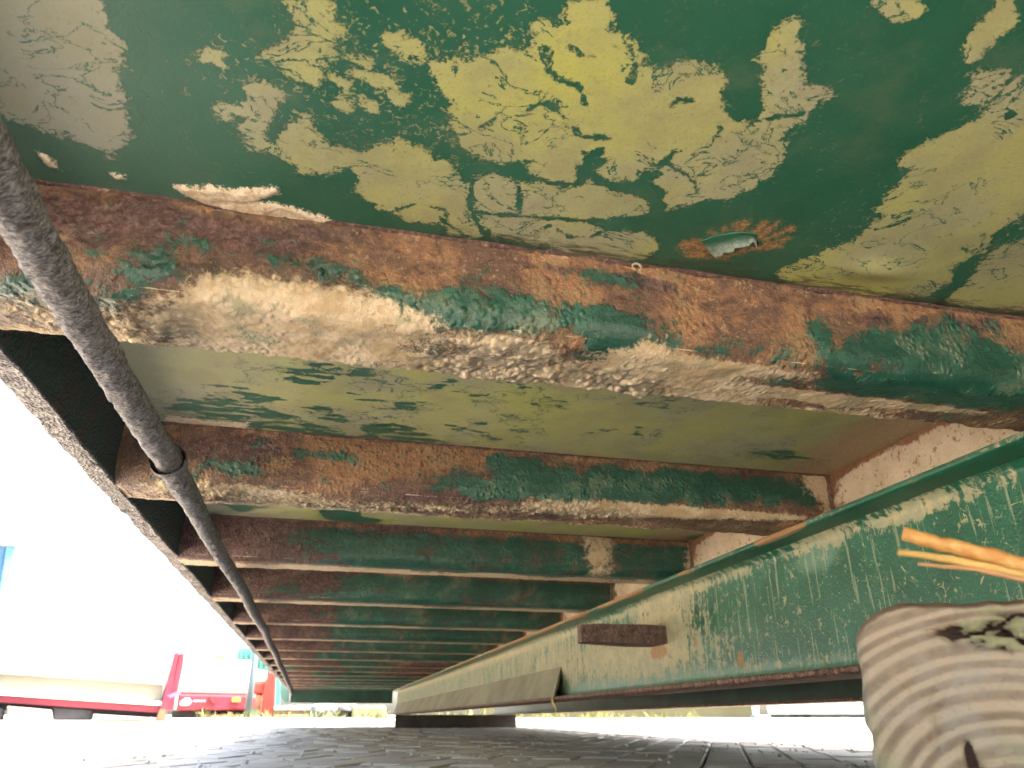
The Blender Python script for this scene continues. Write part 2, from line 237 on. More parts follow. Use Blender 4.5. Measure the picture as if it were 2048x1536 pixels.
# painted underside sheet: green paint flaking to khaki under-coat
def mat_panel():
    n = N('flaking_green_floor_paint')
    k = n.attr('khaki')
    e1 = n.sub(n.noise(95, 5, .65, .3), .5); e2 = n.sub(n.noise(480, 3, .6, .8), .5)
    f = n.add(k, n.add(n.mul(e1, .017), n.mul(e2, .013)))
    lo = n.attr('lo')
    sp = n.sub(n.noise(210, 4, .6, 1.2), .5); spg = n.attr('speck')
    f = n.ma('MAXIMUM', f, n.mul(n.sub(n.add(sp, n.mul(spg, .12)), n.mixf(n.mr(lo, .4, .62), .235, .185)), .04))
    cr = n.ma('ABSOLUTE', n.sub(n.noise(30, 5, .62, .9, n.vec(off=(5, 2, 0), scale=(1, 1.4, 1))), .5))
    crk = n.mul(n.mr(n.add(cr, n.mul(e2, .05)), .004, .013, 1, 0), n.mul(n.mr(lo, .44, .52), n.mr(n.attr('lo3'), .40, .50)))
    f = n.sub(f, n.mul(crk, .05))
    f = n.sub(f, n.mul(n.mul(n.mr(sp, .17, .2), n.mr(lo, .35, .6)), .03))
    mk = n.mr(f, -.0006, .0009)
    kc = n.mix(n.mr(lo, .38, .62), KHAKI, KHAKI_G)
    kc = n.mix(n.mul(n.mr(n.attr('lo2'), .45, .68), .85), kc, KHAKI_Y)
    veins = n.mr(n.ma('ABSOLUTE', e1), 0., .028, 1, 0)
    kc = n.mix(n.mul(veins, .28), kc, (.50, .45, .23))
    kc = n.mix(n.mul(n.mr(e2, .0, .2), .4), kc, (.23, .21, .10)); kc = n.mix(n.mul(n.mr(sp, .06, .2), .35), kc, (.17, .17, .09))
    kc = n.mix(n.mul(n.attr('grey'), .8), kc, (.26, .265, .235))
    kc = n.mix(n.mul(n.mr(n.attr('lo3'), .42, .66), .45), kc, (.27, .25, .155))
    kc = n.mix(n.mr(n.attr('sand'), .15, .85), kc, n.mix(n.mr(e2, -.12, .14), (.45, .33, .19), (.31, .22, .13)))
    gc = n.mix(n.mr(lo, .35, .65), GREEN, (.028, .118, .073))
    gc = n.mix(n.mul(n.mr(sp, .0, .25), .35), gc, (.09, .14, .08))
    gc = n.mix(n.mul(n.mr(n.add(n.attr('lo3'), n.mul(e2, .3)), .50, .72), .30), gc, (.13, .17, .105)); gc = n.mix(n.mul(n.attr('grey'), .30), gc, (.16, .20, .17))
    rim = n.mr(n.ma('ABSOLUTE', f), .0, .0016, 1, 0)
    col = n.mix(mk, gc, kc); col = n.mix(n.mul(rim, .35), col, (.05, .085, .035))
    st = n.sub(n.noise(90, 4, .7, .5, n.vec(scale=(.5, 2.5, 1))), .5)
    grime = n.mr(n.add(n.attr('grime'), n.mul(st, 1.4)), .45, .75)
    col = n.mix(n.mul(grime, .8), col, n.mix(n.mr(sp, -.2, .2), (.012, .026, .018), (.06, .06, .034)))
    fan = n.mr(n.add(n.attr('fan'), n.add(n.mul(e2, .009), n.mul(e1, .016))), -.0045, .0025)
    col = n.mix(n.mul(fan, .85), col, n.mix(n.mr(n.add(sp, e2), -.25, .25), (.24, .09, .035), (.52, .27, .12)))
    bare = n.mr(n.add(n.attr('bare'), n.mul(e1, .008)), -.004, .004)
    col = n.mix(n.mul(bare, .85), col, n.mix(n.mr(sp, -.2, .2), (.20, .25, .22), (.42, .44, .39)))
    cst = n.mr(n.add(n.attr('crust'), n.add(n.mul(e1, .014), n.mul(e2, .009))), -.0005, .0012)
    col = n.mix(cst, col, n.mix(n.mr(n.add(e1, e2), -.2, .2), (.50, .36, .22), (.74, .62, .47)))
    h = n.add(n.mul(mk, -.5), n.add(n.mul(e2, .25), n.mul(cst, n.add(.8, n.add(e1, sp)))))
    n.bump(n.add(h, n.mul(fan, e1)), .0010, .8)
    return n.done(col, n.mixf(mk, .34, n.mixf(cst, .62, .8)), spec=.45)

# cross members, rail: crusty mix of rust, remaining paint and chalky deposit, steered by g/c/d/o
def mat_member():
    n = N('rusted_green_cross_member_steel')
    g, c, d, o = (n.attr(x) for x in 'gcdo')
    n1 = n.attr('n1'); bc = n.attr('b'); n2 = n.sub(n.noise(125, 5, .68, .15, n.vec(off=(4, 4, 4))), .5); n3 = n.sub(n.noise(360, 3, .62), .5)
    vo = n.voro(185, v=n.vec(scale=(1, .8, .8))); n4 = n.attr('n4')
    rc = n.mix(n.mr(n.add(n.add(n4, n.mul(n2, .8)), n.mul(o, .22)), -.12, .20), RUST_B, RUST_O)
    rc = n.mix(n.mul(n.mr(n.add(n3, n.mul(n1, .6)), .05, .28), .7), rc, (.52, .36, .20))
    rc = n.mix(n.mul(n.mr(n.sub(n.mul(n2, -1.), n.mul(n1, .5)), .07, .22), .85), rc, RUST_D)
    rc = n.mix(n.mr(n.add(d, n.mul(n1, 1.2)), .35, .75), rc, n.mix(n.mr(n.add(n2, n3), -.12, .22), RUST_D, (.15, .08, .07)))
    gm = n.mr(n.add(g, n.add(n.mul(n1, 1.3), n.add(n.mul(n2, 1.2), n.mul(n3, .9)))), .30, .58)
    gc = n.mix(n.mr(n.add(n4, n2), -.15, .2), (.009, .055, .038), (.024, .098, .068))
    col = n.mix(gm, rc, gc)
    fl = n.mr(n.sub(n.add(n.mul(n1, .7), n.mul(n3, .5)), n.mul(n2, 1.1)), .20, .27); col = n.mix(n.mul(fl, .8), col, (.016, .07, .048))
    cm = n.mr(n.add(c, n.add(n.mul(n1, -.7), n.add(n.mul(n2, 1.1), n.mul(n3, .8)))), .30, .68)
    cc = n.mix(n.mr(n.add(n.mul(n4, 1.2), n.add(n2, n.mul(n3, .5))), -.2, .12), (.41, .30, .17), CREAM)
    cc = n.mix(n.mul(n.mr(n.sub(n1, n.mul(n2, .7)), .10, .2), .7), cc, (.27, .27, .17))
    cc = n.mix(n.mul(n.mr(n.mul(n2, -1), .13, .22), .6), cc, (.25, .16, .09))
    col = n.mix(n.mul(n.mr(n.sub(n4, n.mul(n1, .5)), .04, .22), .28), col, (.22, .20, .125))
    col = n.mix(cm, col, cc)
    cell = n.mr(vo, .38, .62); col = n.mix(n.mul(n.mul(bc, cell), .62), col, n.mix(n.mr(n3, -.1, .1), (.075, .045, .03), (.03, .06, .045)))
    blister = n.mul(n.mr(vo, .12, .55, 1, 0), n.ma('MAXIMUM', bc, n.mr(n4, -.04, .12)))
    h = n.add(n.mul(blister, n.mixf(cm, .9, .5)), n.add(n.mul(n2, n.mixf(cm, n.mixf(gm, 1.5, .8), .5)), n.add(n.mul(n3, n.mixf(cm, n.mixf(gm, .7, .25), .25)), n.add(n.mul(cm, .3), n.mul(gm, .25)))))
    n.bump(h, .0022, .9)
    return n.done(col, n.mixf(gm, n.mixf(cm, .58, .75), n.mixf(cm, .34, .7)), spec=.5)

def mat_beam():
    n = N('green_beam_paint')
    x, y, z = n.xyz()
    du, te, ru, sc = n.attr('dust'), n.attr('teal'), n.attr('rust'), n.attr('scuff')
    n1 = n.attr('na'); n2 = n.sub(n.noise(95, 5, .66, .6), .5)
    dr = n.sub(n.noise(1, 6, .6, .3, n.vec(scale=(90, 90, 14))), .5)
    gc = n.mix(n.mr(n.attr('nb'), -.12, .15), (.010, .084, .047), (.015, .108, .063))
    col = n.mix(n.mr(n.add(te, n.mul(n1, .9)), .30, .75), gc, n.mix(n.add(n2, .5), (.06, .16, .11), (.12, .21, .155)))
    dm = n.mr(n.add(du, n.add(n.mul(dr, 1.3), n.add(n.mul(n1, .9), n.mul(n2, 1.5)))), .36, .62)
    dc = n.mix(n.mr(n.add(n2, n1), -.15, .15), (.39, .335, .20), (.26, .27, .18))
    col = n.mix(dm, col, dc)
    # drips and scuffs
    dp = n.noise(1, 4, .5, 0., n.vec(scale=(60, 170, 11), off=(.3, .4, .2)))
    dpm = n.mul(n.mr(dp, .60, .66), n.mr(n.add(sc, n.mul(n1, .6)), .2, .55)); col = n.mix(n.mul(dpm, .6), col, n.mix(n.noise(90, 3), (.33, .33, .17), (.20, .30, .22)))
    curl = n.ma('ABSOLUTE', n.sub(n.noise(42, 2, .4, 2.2, n.vec(off=(2, 7, 3))), .5))
    cm = n.mul(n.mr(curl, .004, .016, 1, 0), n.mul(n.mr(n2, .0, .07), n.mr(sc, .05, .4))); col = n.mix(n.mul(cm, .8), col, (.38, .36, .2))
    fk = n.mul(n.mr(n.sub(n2, n.mul(n1, .5)), .13, .19), n.mr(sc, .05, .4)); col = n.mix(n.mul(fk, .8), col, (.34, .32, .19))
    rs = n.mr(n.add(ru, n.add(n.mul(n2, .7), n.mul(n.add(n.attr('nb'), .5), .42))), .46, .6)
    col = n.mix(n.mul(rs, .85), col, n.mix(n.noise(140, 5, .7), (.19, .085, .04), (.42, .23, .10)))
    peel = n.noise(330, 3, .5)
    n.bump(n.add(n.mul(peel, n.mixf(dm, .55, .3)), n.add(n.mul(dm, -.2), n.mul(rs, n.noise(120, 5)))), .0014, .9)
    return n.done(col, n.mixf(dm, n.mixf(rs, .40, .7), .68), spec=.35)

def mat_plate():
    n = N('beige_worn_plate')
    n2 = n.noise(120, 7, .7, .3)
    c = n.mix(n.mr(n.noise(22, 6, .65), .35, .65), (.44, .34, .23), (.55, .45, .33))
    c = n.mix(n.mr(n2, .56, .66), c, (.22, .13, .075))
    rm = n.mr(n.add(n.attr('rust'), n.mul(n.sub(n.noise(50, 6, .7), .5), 1.3)), .4, .62)
    c = n.mix(rm, c, n.mix(n.noise(130, 5), (.13, .055, .03), (.30, .14, .06)))
    gm = n.mr(n.add(n.attr('green'), n.mul(n.sub(n.noise(38, 7, .66, .8, n.vec(off=(3, 3, 1))), .5), 1.6)), .42, .5)
    c = n.mix(gm, c, (.035, .085, .055))
    n.bump(n.add(n.noise(260, 5, .7), n.mul(rm, .6)), .0015)
    return n.done(c, .72)

def mat_pipe():
    n = N('crusted_grey_pipe'); x, y, z = n.xyz()
    fib = n.noise(1, 6, .7, .4, n.vec(scale=(330, 640, 330))); f2 = n.noise(60, 6, .7)
    c = n.mix(n.mr(fib, .35, .68), (.075, .072, .08), (.46, .43, .42)); c = n.mix(n.mul(n.mr(f2, .5, .66), .6), c, (.075, .055, .045))
    n.bump(n.add(fib, n.mul(f2, .8)), .0034, 1.)
    return n.done(c, .75, spec=.3)

def mat_rail():
    n = N('grey_crusted_rail'); f = n.noise(140, 7, .7, .4); f2 = n.noise(28, 6, .6)
    c = n.mix(n.mr(f, .36, .66), (.08, .068, .068), (.33, .30, .285)); c = n.mix(n.mr(f2, .52, .66), c, (.05, .046, .048))
    c = n.mix(n.mr(n.attr('paint'), .3, .7), c, n.mix(n.mr(n.noise(30, 7, .66), .48, .6), (.028, .055, .056), (.05, .045, .045)))
    n.bump(n.add(f, n.mr(n.voro(300), .1, .7, 1, 0)), .0016)
    return n.done(c, .7)

def mat_rust(name, lo, hi, bs=.003):
    n = N(name); f = n.noise(80, 7, .68, .4); f2 = n.noise(260, 5, .7)
    c = n.mix(n.mr(f, .35, .66), lo, hi); c = n.mix(n.mul(n.mr(f2, .55, .75), .5), c, tuple(min(1, x * 1.9) for x in hi))
    n.bump(n.add(n.mr(n.voro(170), .1, .7, 1, 0), n.mul(f2, .8)), bs); return n.done(c, .58, spec=.5)

M_PANEL, M_MEMBER, M_BEAM, M_PLATE, M_PIPE, M_RAIL = mat_panel(), mat_member(), mat_beam(), mat_plate(), mat_pipe(), mat_rail()
M_FLANGE = mat_rust('brown_rust_flange', (.07, .036, .026), (.27, .14, .078)); M_LUG = mat_rust('dark_lug_rust', (.075, .045, .038), (.17, .105, .082), .002)
M_GPAINT = simple('dull_green_paint', (.014, .060, .042), .45, .35, 6, .001, 120, stain=(.06, .04, .03))
M_PALEGREEN = simple('pale_green_paint', (.10, .22, .165), .5, .2, 4)

# ---------------------------------------------------------------- ground, verge, kerb
def mat_paver(name='grey_paver', k=1.):
    n = N(name); oi = n.new('ShaderNodeObjectInfo').outputs['Random']
    f = n.noise(7, 6, .65); f2 = n.noise(420, 4, .7); f3 = n.noise(1.1, 4, .6)
    c = n.mix(n.mr(f, .3, .7), (.45 * k, .365 * k, .26 * k), (.60 * k, .495 * k, .365 * k)); c = n.mix(n.mul(n.mr(f2, .5, .8), .5), c, (.19, .155, .125)); c = n.mix(n.mul(n.mr(f3, .4, .7), .4), c, (.34, .29, .22))
    c = n.mix(n.mul(oi, .25), c, (.25, .21, .17)); n.bump(f2, .002); return n.done(c, .62, spec=.4)
M_PAVER = mat_paver()
M_GROUND = simple('jointing_sand_ground', (.36, .31, .24), .9, .3, 3, .004, 120)
me = bpy.data.meshes.new('ground'); bm = bmesh.new(); bmesh.ops.create_grid(bm, x_segments=40, y_segments=40, size=400)
for v in bm.verts: v.co.z = -.006
bm.to_mesh(me); bm.free()
ground = link('ground', me, M_GROUND); ground['kind'] = 'structure'

PAV_ROT = math.radians(-28.); pc, ps = math.cos(PAV_ROT), math.sin(PAV_ROT)
pav_me = []
for i in range(5):
    bm = bmesh.new(); j = lambda: random.uniform(-.0012, .0012)
    top = [bm.verts.new((x + j(), y + j(), 0)) for x, y in ((-.0435, -.0935), (.0435, -.0935), (.0435, .0935), (-.0435, .0935))]
    mid = [bm.verts.new((x, y, -.005)) for x, y in ((-.048, -.098), (.048, -.098), (.048, .098), (-.048, .098))]
    low = [bm.verts.new((x, y, -.05)) for x, y in ((-.048, -.098), (.048, -.098), (.048, .098), (-.048, .098))]
    bm.faces.new(top)
    for q in range(4):
        bm.faces.new((top[q], mid[q], mid[(q + 1) % 4], top[(q + 1) % 4])); bm.faces.new((mid[q], low[q], low[(q + 1) % 4], mid[(q + 1) % 4]))
    m_ = bm_mesh('paver', bm); m_.materials.append(M_PAVER); pav_me.append(m_)
cand = []
fwd = Vector((math.sin(YAW), math.cos(YAW)))
for a in range(-110, 111):
    for b in range(-10, 60):
        lx, ly = a * .1, (b + (.5 if a % 2 else 0)) * .2
        X, Y = lx * pc - ly * ps, lx * ps + ly * pc
        d = math.hypot(X, Y); az = math.atan2(X * fwd.y - Y * fwd.x, X * fwd.x + Y * fwd.y)
        if abs(az) < math.radians(40) and 1.2 < d < 9.3:
            z = .0018 * math.sin(a * 12.9898 + b * 78.233) + .012 * float(perlin(np.array([X * .35, Y * .35, 2.2])))
            cand.append((d, X, Y, z, az))
cand.sort()
vis = [c for c in cand if 1.75 < c[0] and abs(c[4]) < math.radians(33)]
near = vis[:300]; nset = set(id(c) for c in near); far = [c for c in cand if id(c) not in nset]
for k, c_ in enumerate(near):
    o = bpy.data.objects.new('paver', pav_me[k % 5]); C.objects.link(o); o.parent = ground
    o.location = (c_[1], c_[2], c_[3] + .002); o.rotation_euler = (random.gauss(0, .006), random.gauss(0, .006), PAV_ROT)
bm = bmesh.new()
for _, X, Y, z, _a in far:
    jx, jy = random.gauss(0, .0012), random.gauss(0, .0012)
    def tp(x, y, zz): return (X + x * pc - y * ps, Y + x * ps + y * pc, z + zz + x * jx * 8 + y * jy * 4 + .002)
    t_ = [bm.verts.new(tp(x, y, 0)) for x, y in ((-.044, -.094), (.044, -.094), (.044, .094), (-.044, .094))]
    l_ = [bm.verts.new(tp(x, y, -.012)) for x, y in ((-.049, -.099), (.049, -.099), (.049, .099), (-.049, .099))]
    bm.faces.new(t_)
    for q in range(4): bm.faces.new((t_[q], l_[q], l_[(q + 1) % 4], t_[(q + 1) % 4]))
pf = link('paver_field', bm_mesh('paver_field', bm), M_PAVER, ground); pf['kind'] = 'stuff'

# loose grit on the paving
M_GRIT = simple('grit', (.42, .37, .29), .5, .4, 60)
bm = bmesh.new()
for i in range(1300):
    az = math.radians(random.uniform(-36, 36)); d = random.uniform(1.6, 7.5); X = d * math.sin(YAW + az); Y = d * math.cos(YAW + az)
    r = random.choice((.002, .003, .003, .004, .006)); M_ = Matrix.Translation((X, Y, .006 + r * .5)) @ Matrix.Rotation(random.random() * 6, 4, 'Z') @ Matrix.Diagonal((r, r * random.uniform(.6, 1), r * .7, 1))
    bmesh.ops.create_icosphere(bm, subdivisions=1, radius=1, matrix=M_)
gr = link('grit', bm_mesh('grit', bm), M_GRIT); tag(gr, 'loose pale grit and crumbs scattered over the paving', 'grit', kind='stuff')

# verge beyond the kerb
ka, kb = at(330, 1458, 7.7), at(2300, 1451, 10.2); ka.z = kb.z = 0
kd = (kb - ka).normalized(); kn = Vector((-kd.y, kd.x, 0))
M_VERGE = simple('dry_verge', (.105, .095, .035), .95, .4, 2.5, .01, 60, stain=(.05, .075, .02))
bm = bmesh.new()
q = [ka + kn * .13 - kd * .2, kb + kn * .13 + kd * 6, kb + kn * 60 + kd * 40, ka + kn * 60 - kd * 8]
vs = [bm.verts.new((p.x, p.y, .045)) for p in q]; bm.faces.new(vs)
bmesh.ops.subdivide_edges(bm, edges=list(bm.edges), cuts=30, use_grid_fill=True)
P_ = np.array([v.co[:] for v in bm.verts]); zz = fbm(P_ * .6, 3) * .05
for v, z in zip(bm.verts, zz): v.co.z += z * .5
verge = link('verge', bm_mesh('verge', bm, smooth=True), M_VERGE); verge['kind'] = 'structure'
M_KERB = simple('pale_concrete_kerb', (.52, .50, .47), .8, .15, 5, .003, 90)
kerb = thing('kerb', 'low pale concrete kerb running behind the green container', 'kerb', ka)
L_ = (kb - ka).length; n_ = int(L_ / .9) + 1; ang = math.atan2(kd.y, kd.x)
bm = bmesh.new(); bm_box(bm, 0, .888, 0, .12, -.05, .066); kme = bm_mesh('kerb_stone', bm, .012); kme.materials.append(M_KERB)
for i in range(n_):
    o = bpy.data.objects.new('kerb_stone', kme); C.objects.link(o); o.parent = kerb; o.location = kd * (i * .9) + Vector((0, 0, random.uniform(-.004, .004))); o.rotation_euler = (0, random.gauss(0, .003), ang + random.gauss(0, .004))

M_WEED = simple('dry_weeds', (.12, .115, .03), .8, .5, 12, 0)
def tuft(bm, base, h, n, spread):
    for i in range(n):
        a = random.random() * 6.28; r = random.random() * spread; b = Vector(base) + Vector((math.cos(a) * r, math.sin(a) * r, 0))
        tip = b + Vector((random.gauss(0, h * .35), random.gauss(0, h * .35), h * random.uniform(.4, 1))); w_ = Vector((math.cos(a + 1.5), math.sin(a + 1.5), 0)) * h * .045
        m_ = (b + tip) / 2 + Vector((0, 0, h * .08)); v = [bm.verts.new(x) for x in (b - w_, b + w_, m_ + w_ * .8, tip, m_ - w_ * .8)]; bm.faces.new(v)
bm = bmesh.new()
for i in range(330):
    t = random.uniform(.1, L_ - .3); near_p = 1 if t < 5 else .5
    tuft(bm, ka + kd * t + kn * (.14 + random.random() ** 2 * 1.4) + Vector((0, 0, .03)), random.uniform(.04, .15) * near_p, 9, .06)
wd = link('weeds', bm_mesh('weeds', bm), M_WEED); tag(wd, 'dry yellow green weeds growing along the top of the kerb', 'weeds', kind='stuff')

# ---------------------------------------------------------------- the green container
ZP, ZF, YW, DY, NM = .31, .24, .43, .425, 16
XL, XR, Y0, Y1 = -.243, .655, -.55, 6.95
cont = bpy.data.objects.new('roll_off_container', None); C.objects.link(cont); cont.matrix_world = CM; cont.empty_display_size = .1
tag(cont, 'rusty green roll-off container seen from below, propped on timber', 'container')

def panel_bay(ya, yb, nx, ny, k):
    X, Y = np.meshgrid(np.linspace(XL, XR, nx), np.linspace(ya, yb, ny), indexing='ij'); P2 = np.stack([X, Y], -1)
    P3 = np.stack([X, Y, np.full_like(X, ZP)], -1)
    A = {x: np.full_like(X, -1.) for x in ('khaki', 'fan', 'bare', 'crust')}
    A['sand'] = sstep(.50, .64, X + .05 * fbm(np.stack([X * 9, Y * 9, X * 0 + k], -1), 3)) * (1 if k else 0)
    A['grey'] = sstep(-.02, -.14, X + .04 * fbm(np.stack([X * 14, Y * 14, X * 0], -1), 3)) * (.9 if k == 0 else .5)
    A['lo'] = .5 + .28 * fbm(P3 * 11 + 3, 4, .6); A['lo2'] = .5 + .28 * fbm(P3 * 5 + 9, 3, .6); A['lo3'] = .5 + .28 * fbm(P3 * 26 + 1, 4, .65)
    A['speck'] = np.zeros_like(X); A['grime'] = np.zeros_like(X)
    if k == 0:
        A['khaki'] = np.clip(np.minimum(polys_sdf(P2, KHAKI0) + .003, -2.2 * lines_sdf(P2, LINES0) - .0008), -.016, .013) + .0062 * fbm(np.stack([X * 48, Y * 48, X * 0], -1), 4, .6); A['fan'] = lines_sdf(P2, FAN); A['bare'] = lines_sdf(P2, BARE); A['crust'] = polys_sdf(P2, CRUST0)
        P3[..., 2] -= sstep(-.001, .004, A['crust'] + .003 * fbm(P3 * 90, 3)) * (.0022 + .0022 * fbm(P3 * 70 + 4, 3))
        A['speck'] = np.clip(.30 + np.exp(-((X - .04) / .12) ** 2 - ((Y - .29) / .06) ** 2) + .75 * np.exp(-((X - .42) / .1) ** 2 - ((Y - .31) / .08) ** 2), 0, 1)
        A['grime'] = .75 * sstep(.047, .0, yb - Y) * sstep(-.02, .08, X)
        P3[..., 2] += .0006 * fbm(P3 * 12, 2) + .004 * np.exp(-((X - .375) / .028) ** 2 - ((Y - .395) / .012) ** 2) * -1
    elif k == 1:
        A['khaki'] = np.minimum(np.maximum(-polys_sdf(P2, GREEN1), -.005), -lines_sdf(P2, LINES1)) ; A['khaki'] = np.minimum(A['khaki'] + .0025 + .022 * fbm(np.stack([X * 30, Y * 120, X * 0 + 3], -1), 4, .62), .05); A['crust'] = polys_sdf(P2, CRUST1)
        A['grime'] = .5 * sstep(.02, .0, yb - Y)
    else:
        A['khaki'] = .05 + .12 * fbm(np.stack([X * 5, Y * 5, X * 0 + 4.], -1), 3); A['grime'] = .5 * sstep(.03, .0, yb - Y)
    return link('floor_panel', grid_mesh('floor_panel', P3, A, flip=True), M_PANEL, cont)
panel_bay(Y0, .15, 60, 30, 2)
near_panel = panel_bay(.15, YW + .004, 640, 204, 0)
for k in range(1, NM + 1):
    ya = YW + DY * (k - 1) + .004; yb = YW + DY * k + .004 if k < NM else Y1
    panel_bay(ya, yb, *((480, 170) if k == 1 else (120, 40)), k)

# cross members: pressed channel, web towards the camera, flange turned away
def member(k):
    y0 = YW + DY * k; nx = (620, 420, 260, 200)[min(k, 3)]; dens = (1.4, 2.0, 3.2, 4.5)[min(k, 3)] * 1e-3
    r = .019; prof = []
    hz = ZP - ZF
    for v in np.arange(-.004, hz - r, dens): prof.append((0, ZP - v, 0, -1, v))
    for a in np.linspace(0, math.pi / 2, max(4, int(r * 1.57 / dens))): prof.append((r - r * math.cos(a), ZF + r - r * math.sin(a), -math.cos(a), -math.sin(a), hz - r + r * a / 1.57 * 2))
    for y in np.arange(r + dens, .0755, dens): prof.append((y, ZF, 0, -1.0, hz + y)); prof[-1] = (y, ZF, 0, 0, hz + y)
    prof += [(.0775, ZF + .0015, 1, 0, .148), (.0775, ZF + .0045, 1, 0, .149), (.05, ZF + .0055, 0, 0, .15), (.006, ZF + .0055, 0, 0, .15), (.0055, ZF + .02, 0, 0, .15), (.0055, ZP + .004, 0, 0, .15)]
    pr = np.array(prof); nv = len(pr)
    s = np.linspace(XL - .004, XR - .002, nx)
    S = np.repeat(s[:, None], nv, 1); V = np.repeat(pr[None, :, 4], nx, 0)
    P = np.zeros((nx, nv, 3)); P[..., 0] = S; P[..., 1] = y0 + pr[None, :, 0]; P[..., 2] = pr[None, :, 1]
    web = V < hz - r; fl = (V > hz + r * .9) & (V < .1475)
    ny_ = np.where(web, -1, pr[None, :, 2] * (V <= hz + r)); nz_ = np.where(fl, -1, np.where((V > hz - r) & ~fl & (V < .1475), pr[None, :, 3], 0.)); nz_ = np.where(web, 0, nz_)
    Q = np.stack([S, V + k * 3.1, S * 0 + k * 1.7], -1)
    g = np.zeros_like(S); c = np.zeros_like(S); d = np.zeros_like(S); o = np.zeros_like(S)
    if k == 0: g, c, d, o = (blobs(S, V, L) for L in (G0, C0, D0, O0))
    elif k == 1: g, c, d, o = (blobs(S, V, L) for L in (G1, C1, D1, O1))
    else:
        nb = fbm(Q * np.array([5, 9, 1]), 3)
        g = sstep(-.12, .10, S + .3 * nb) * .62 * sstep(.0, .02, V) * (1 - .35 * sstep(.095, .12, V)) + .25 * nb; d = sstep(.30, -.02, S + .45 * nb) * .85 * (V < .085) + .25 * (fbm(Q * 7, 2) > .25)
        c = 1.25 * sstep(.085, .125, V + .02 * nb) * (1 - .5 * (fbm(Q * np.array([9, 6, 1]) + 21, 3) > .12)) + .2 * nb; o = .4 * fbm(Q * 6 + 5, 3)
        if k == 3: d = d + blobs(S, V, [[.37, .06, .05, .012, 1.2]])
        if k == 2: d = d + blobs(S, V, [[.29, .066, .08, .006, 1.4]]); c = c + blobs(S, V, [[.47, .03, .03, .06, .9]])
        if k in (8, 9, 10): d = d + .7 * sstep(.2, .5, S); g = g - .5 * sstep(.2, .5, S)
    if k < 3: c = c + .55 * sstep(XR - .035, XR - .004, S) * (V < .07)
    g = g + .42 * np.maximum(0, fbm(Q * np.array([26, 30, 1]) + 12, 3)) * (1 if k < 2 else .5)
    if k < 2: c = c + .6 * sstep(.125, .145, V + .01 * fbm(Q * np.array([20, 20, 1]) + 2, 2)) * sstep(.62, .40, S); d = d + .5 * np.maximum(0, fbm(Q * np.array([16, 22, 1]) + 7, 3))
    o = o + .25 * (V < .02); g = g - .25 * sstep(.012, .0, V)
    rough = np.clip(1 - .75 * g, .15, 1); fine = .0006 * fbm(Q * np.array([150, 150, 1]), 3, .6) + .0024 * fbm(Q * np.array([34, 42, 1]), 3)
    bb = np.clip(blobs(S, V, B0), 0, 1) if k == 0 else (np.clip(blobs(S, V, B1), 0, 1) if k == 1 else np.zeros_like(S))
    bub = bb * (.0055 * np.maximum(0, fbm(Q * np.array([62, 80, 1]) + 40, 2) + .12) + .0018 * fbm(Q * np.array([180, 180, 1]), 2)) + np.maximum(0, fbm(Q * np.array([85, 95, 1]) + 31, 2)) * .0030 * np.clip(.7 * c + .3 * g, 0, 1) * sstep(-.1, .3, fbm(Q * np.array([14, 20, 1]) + 3, 2))
    dsp = (fine * rough + bub) * (1. if k < 2 else .7) * sstep(-.004, .004, V) * (V < .1475)
    P[..., 1] += ny_ * dsp; P[..., 2] += nz_ * dsp
    rag = (.0042 if k < 2 else .0028) * fbm(np.stack([s * 60, s * 0, s * 0 + k], -1), 4, .65) + .0022 * fbm(np.stack([s * 9, s * 0, s * 0 + k + 5], -1), 2)
    P[..., 1] += np.where(V > hz + .03, (V - hz - .03) / .045, 0) * np.where(V < .1495, 1, 0) * rag[:, None]
    if k == 1: P[..., 2] += np.where(fl, .002, 0) * fbm(np.stack([S * 20, V * 0, S * 0], -1), 2)
    ob = link('cross_member', grid_mesh('cross_member', P, {'g': g, 'c': c, 'd': d, 'o': o, 'b': bb, 'n1': (.40 if k < 2 else .26) * fbm(Q * np.array([38, 38, 1]), 5, .64), 'n4': (.45 if k < 2 else .28) * fbm(Q * np.array([17, 19, 1]) + 8, 4, .6)}, flip=True), M_MEMBER, cont)
    return ob
mem = [member(k) for k in range(NM)]

# weld bead / rust lip where the first members meet the sheet
for k in (0, 1, 2):
    s = np.linspace(XL, XR - .003, 420 if k == 0 else 220); n8 = 7; y0 = YW + DY * k
    th = np.linspace(0, math.pi * .5, n8); R = .0028 + .0016 * fbm(np.stack([s * 55, s * 0, s * 0 + k], -1), 3) + .0012 * np.maximum(0, fbm(np.stack([s * 160, s * 0, s * 0 + k], -1), 2))
    R = np.clip(R, .0008, None); P = np.zeros((len(s), n8, 3)); P[..., 0] = s[:, None]; P[..., 1] = y0 + .001 - R[:, None] * np.cos(th)[None]; P[..., 2] = ZP + .0006 - R[:, None] * np.sin(th)[None]
    z_ = np.zeros(P.shape[:2]); link('weld_bead', grid_mesh('weld_bead', P, {'g': z_ + .1, 'c': z_ + .15 * (s[:, None] < .2), 'd': z_ + .75, 'o': z_ + .1, 'b': z_, 'n1': z_ + .2 * fbm(np.stack([s * 40, s * 0, s * 0 + k], -1), 3)[:, None], 'n4': z_}), M_MEMBER, mem[k])

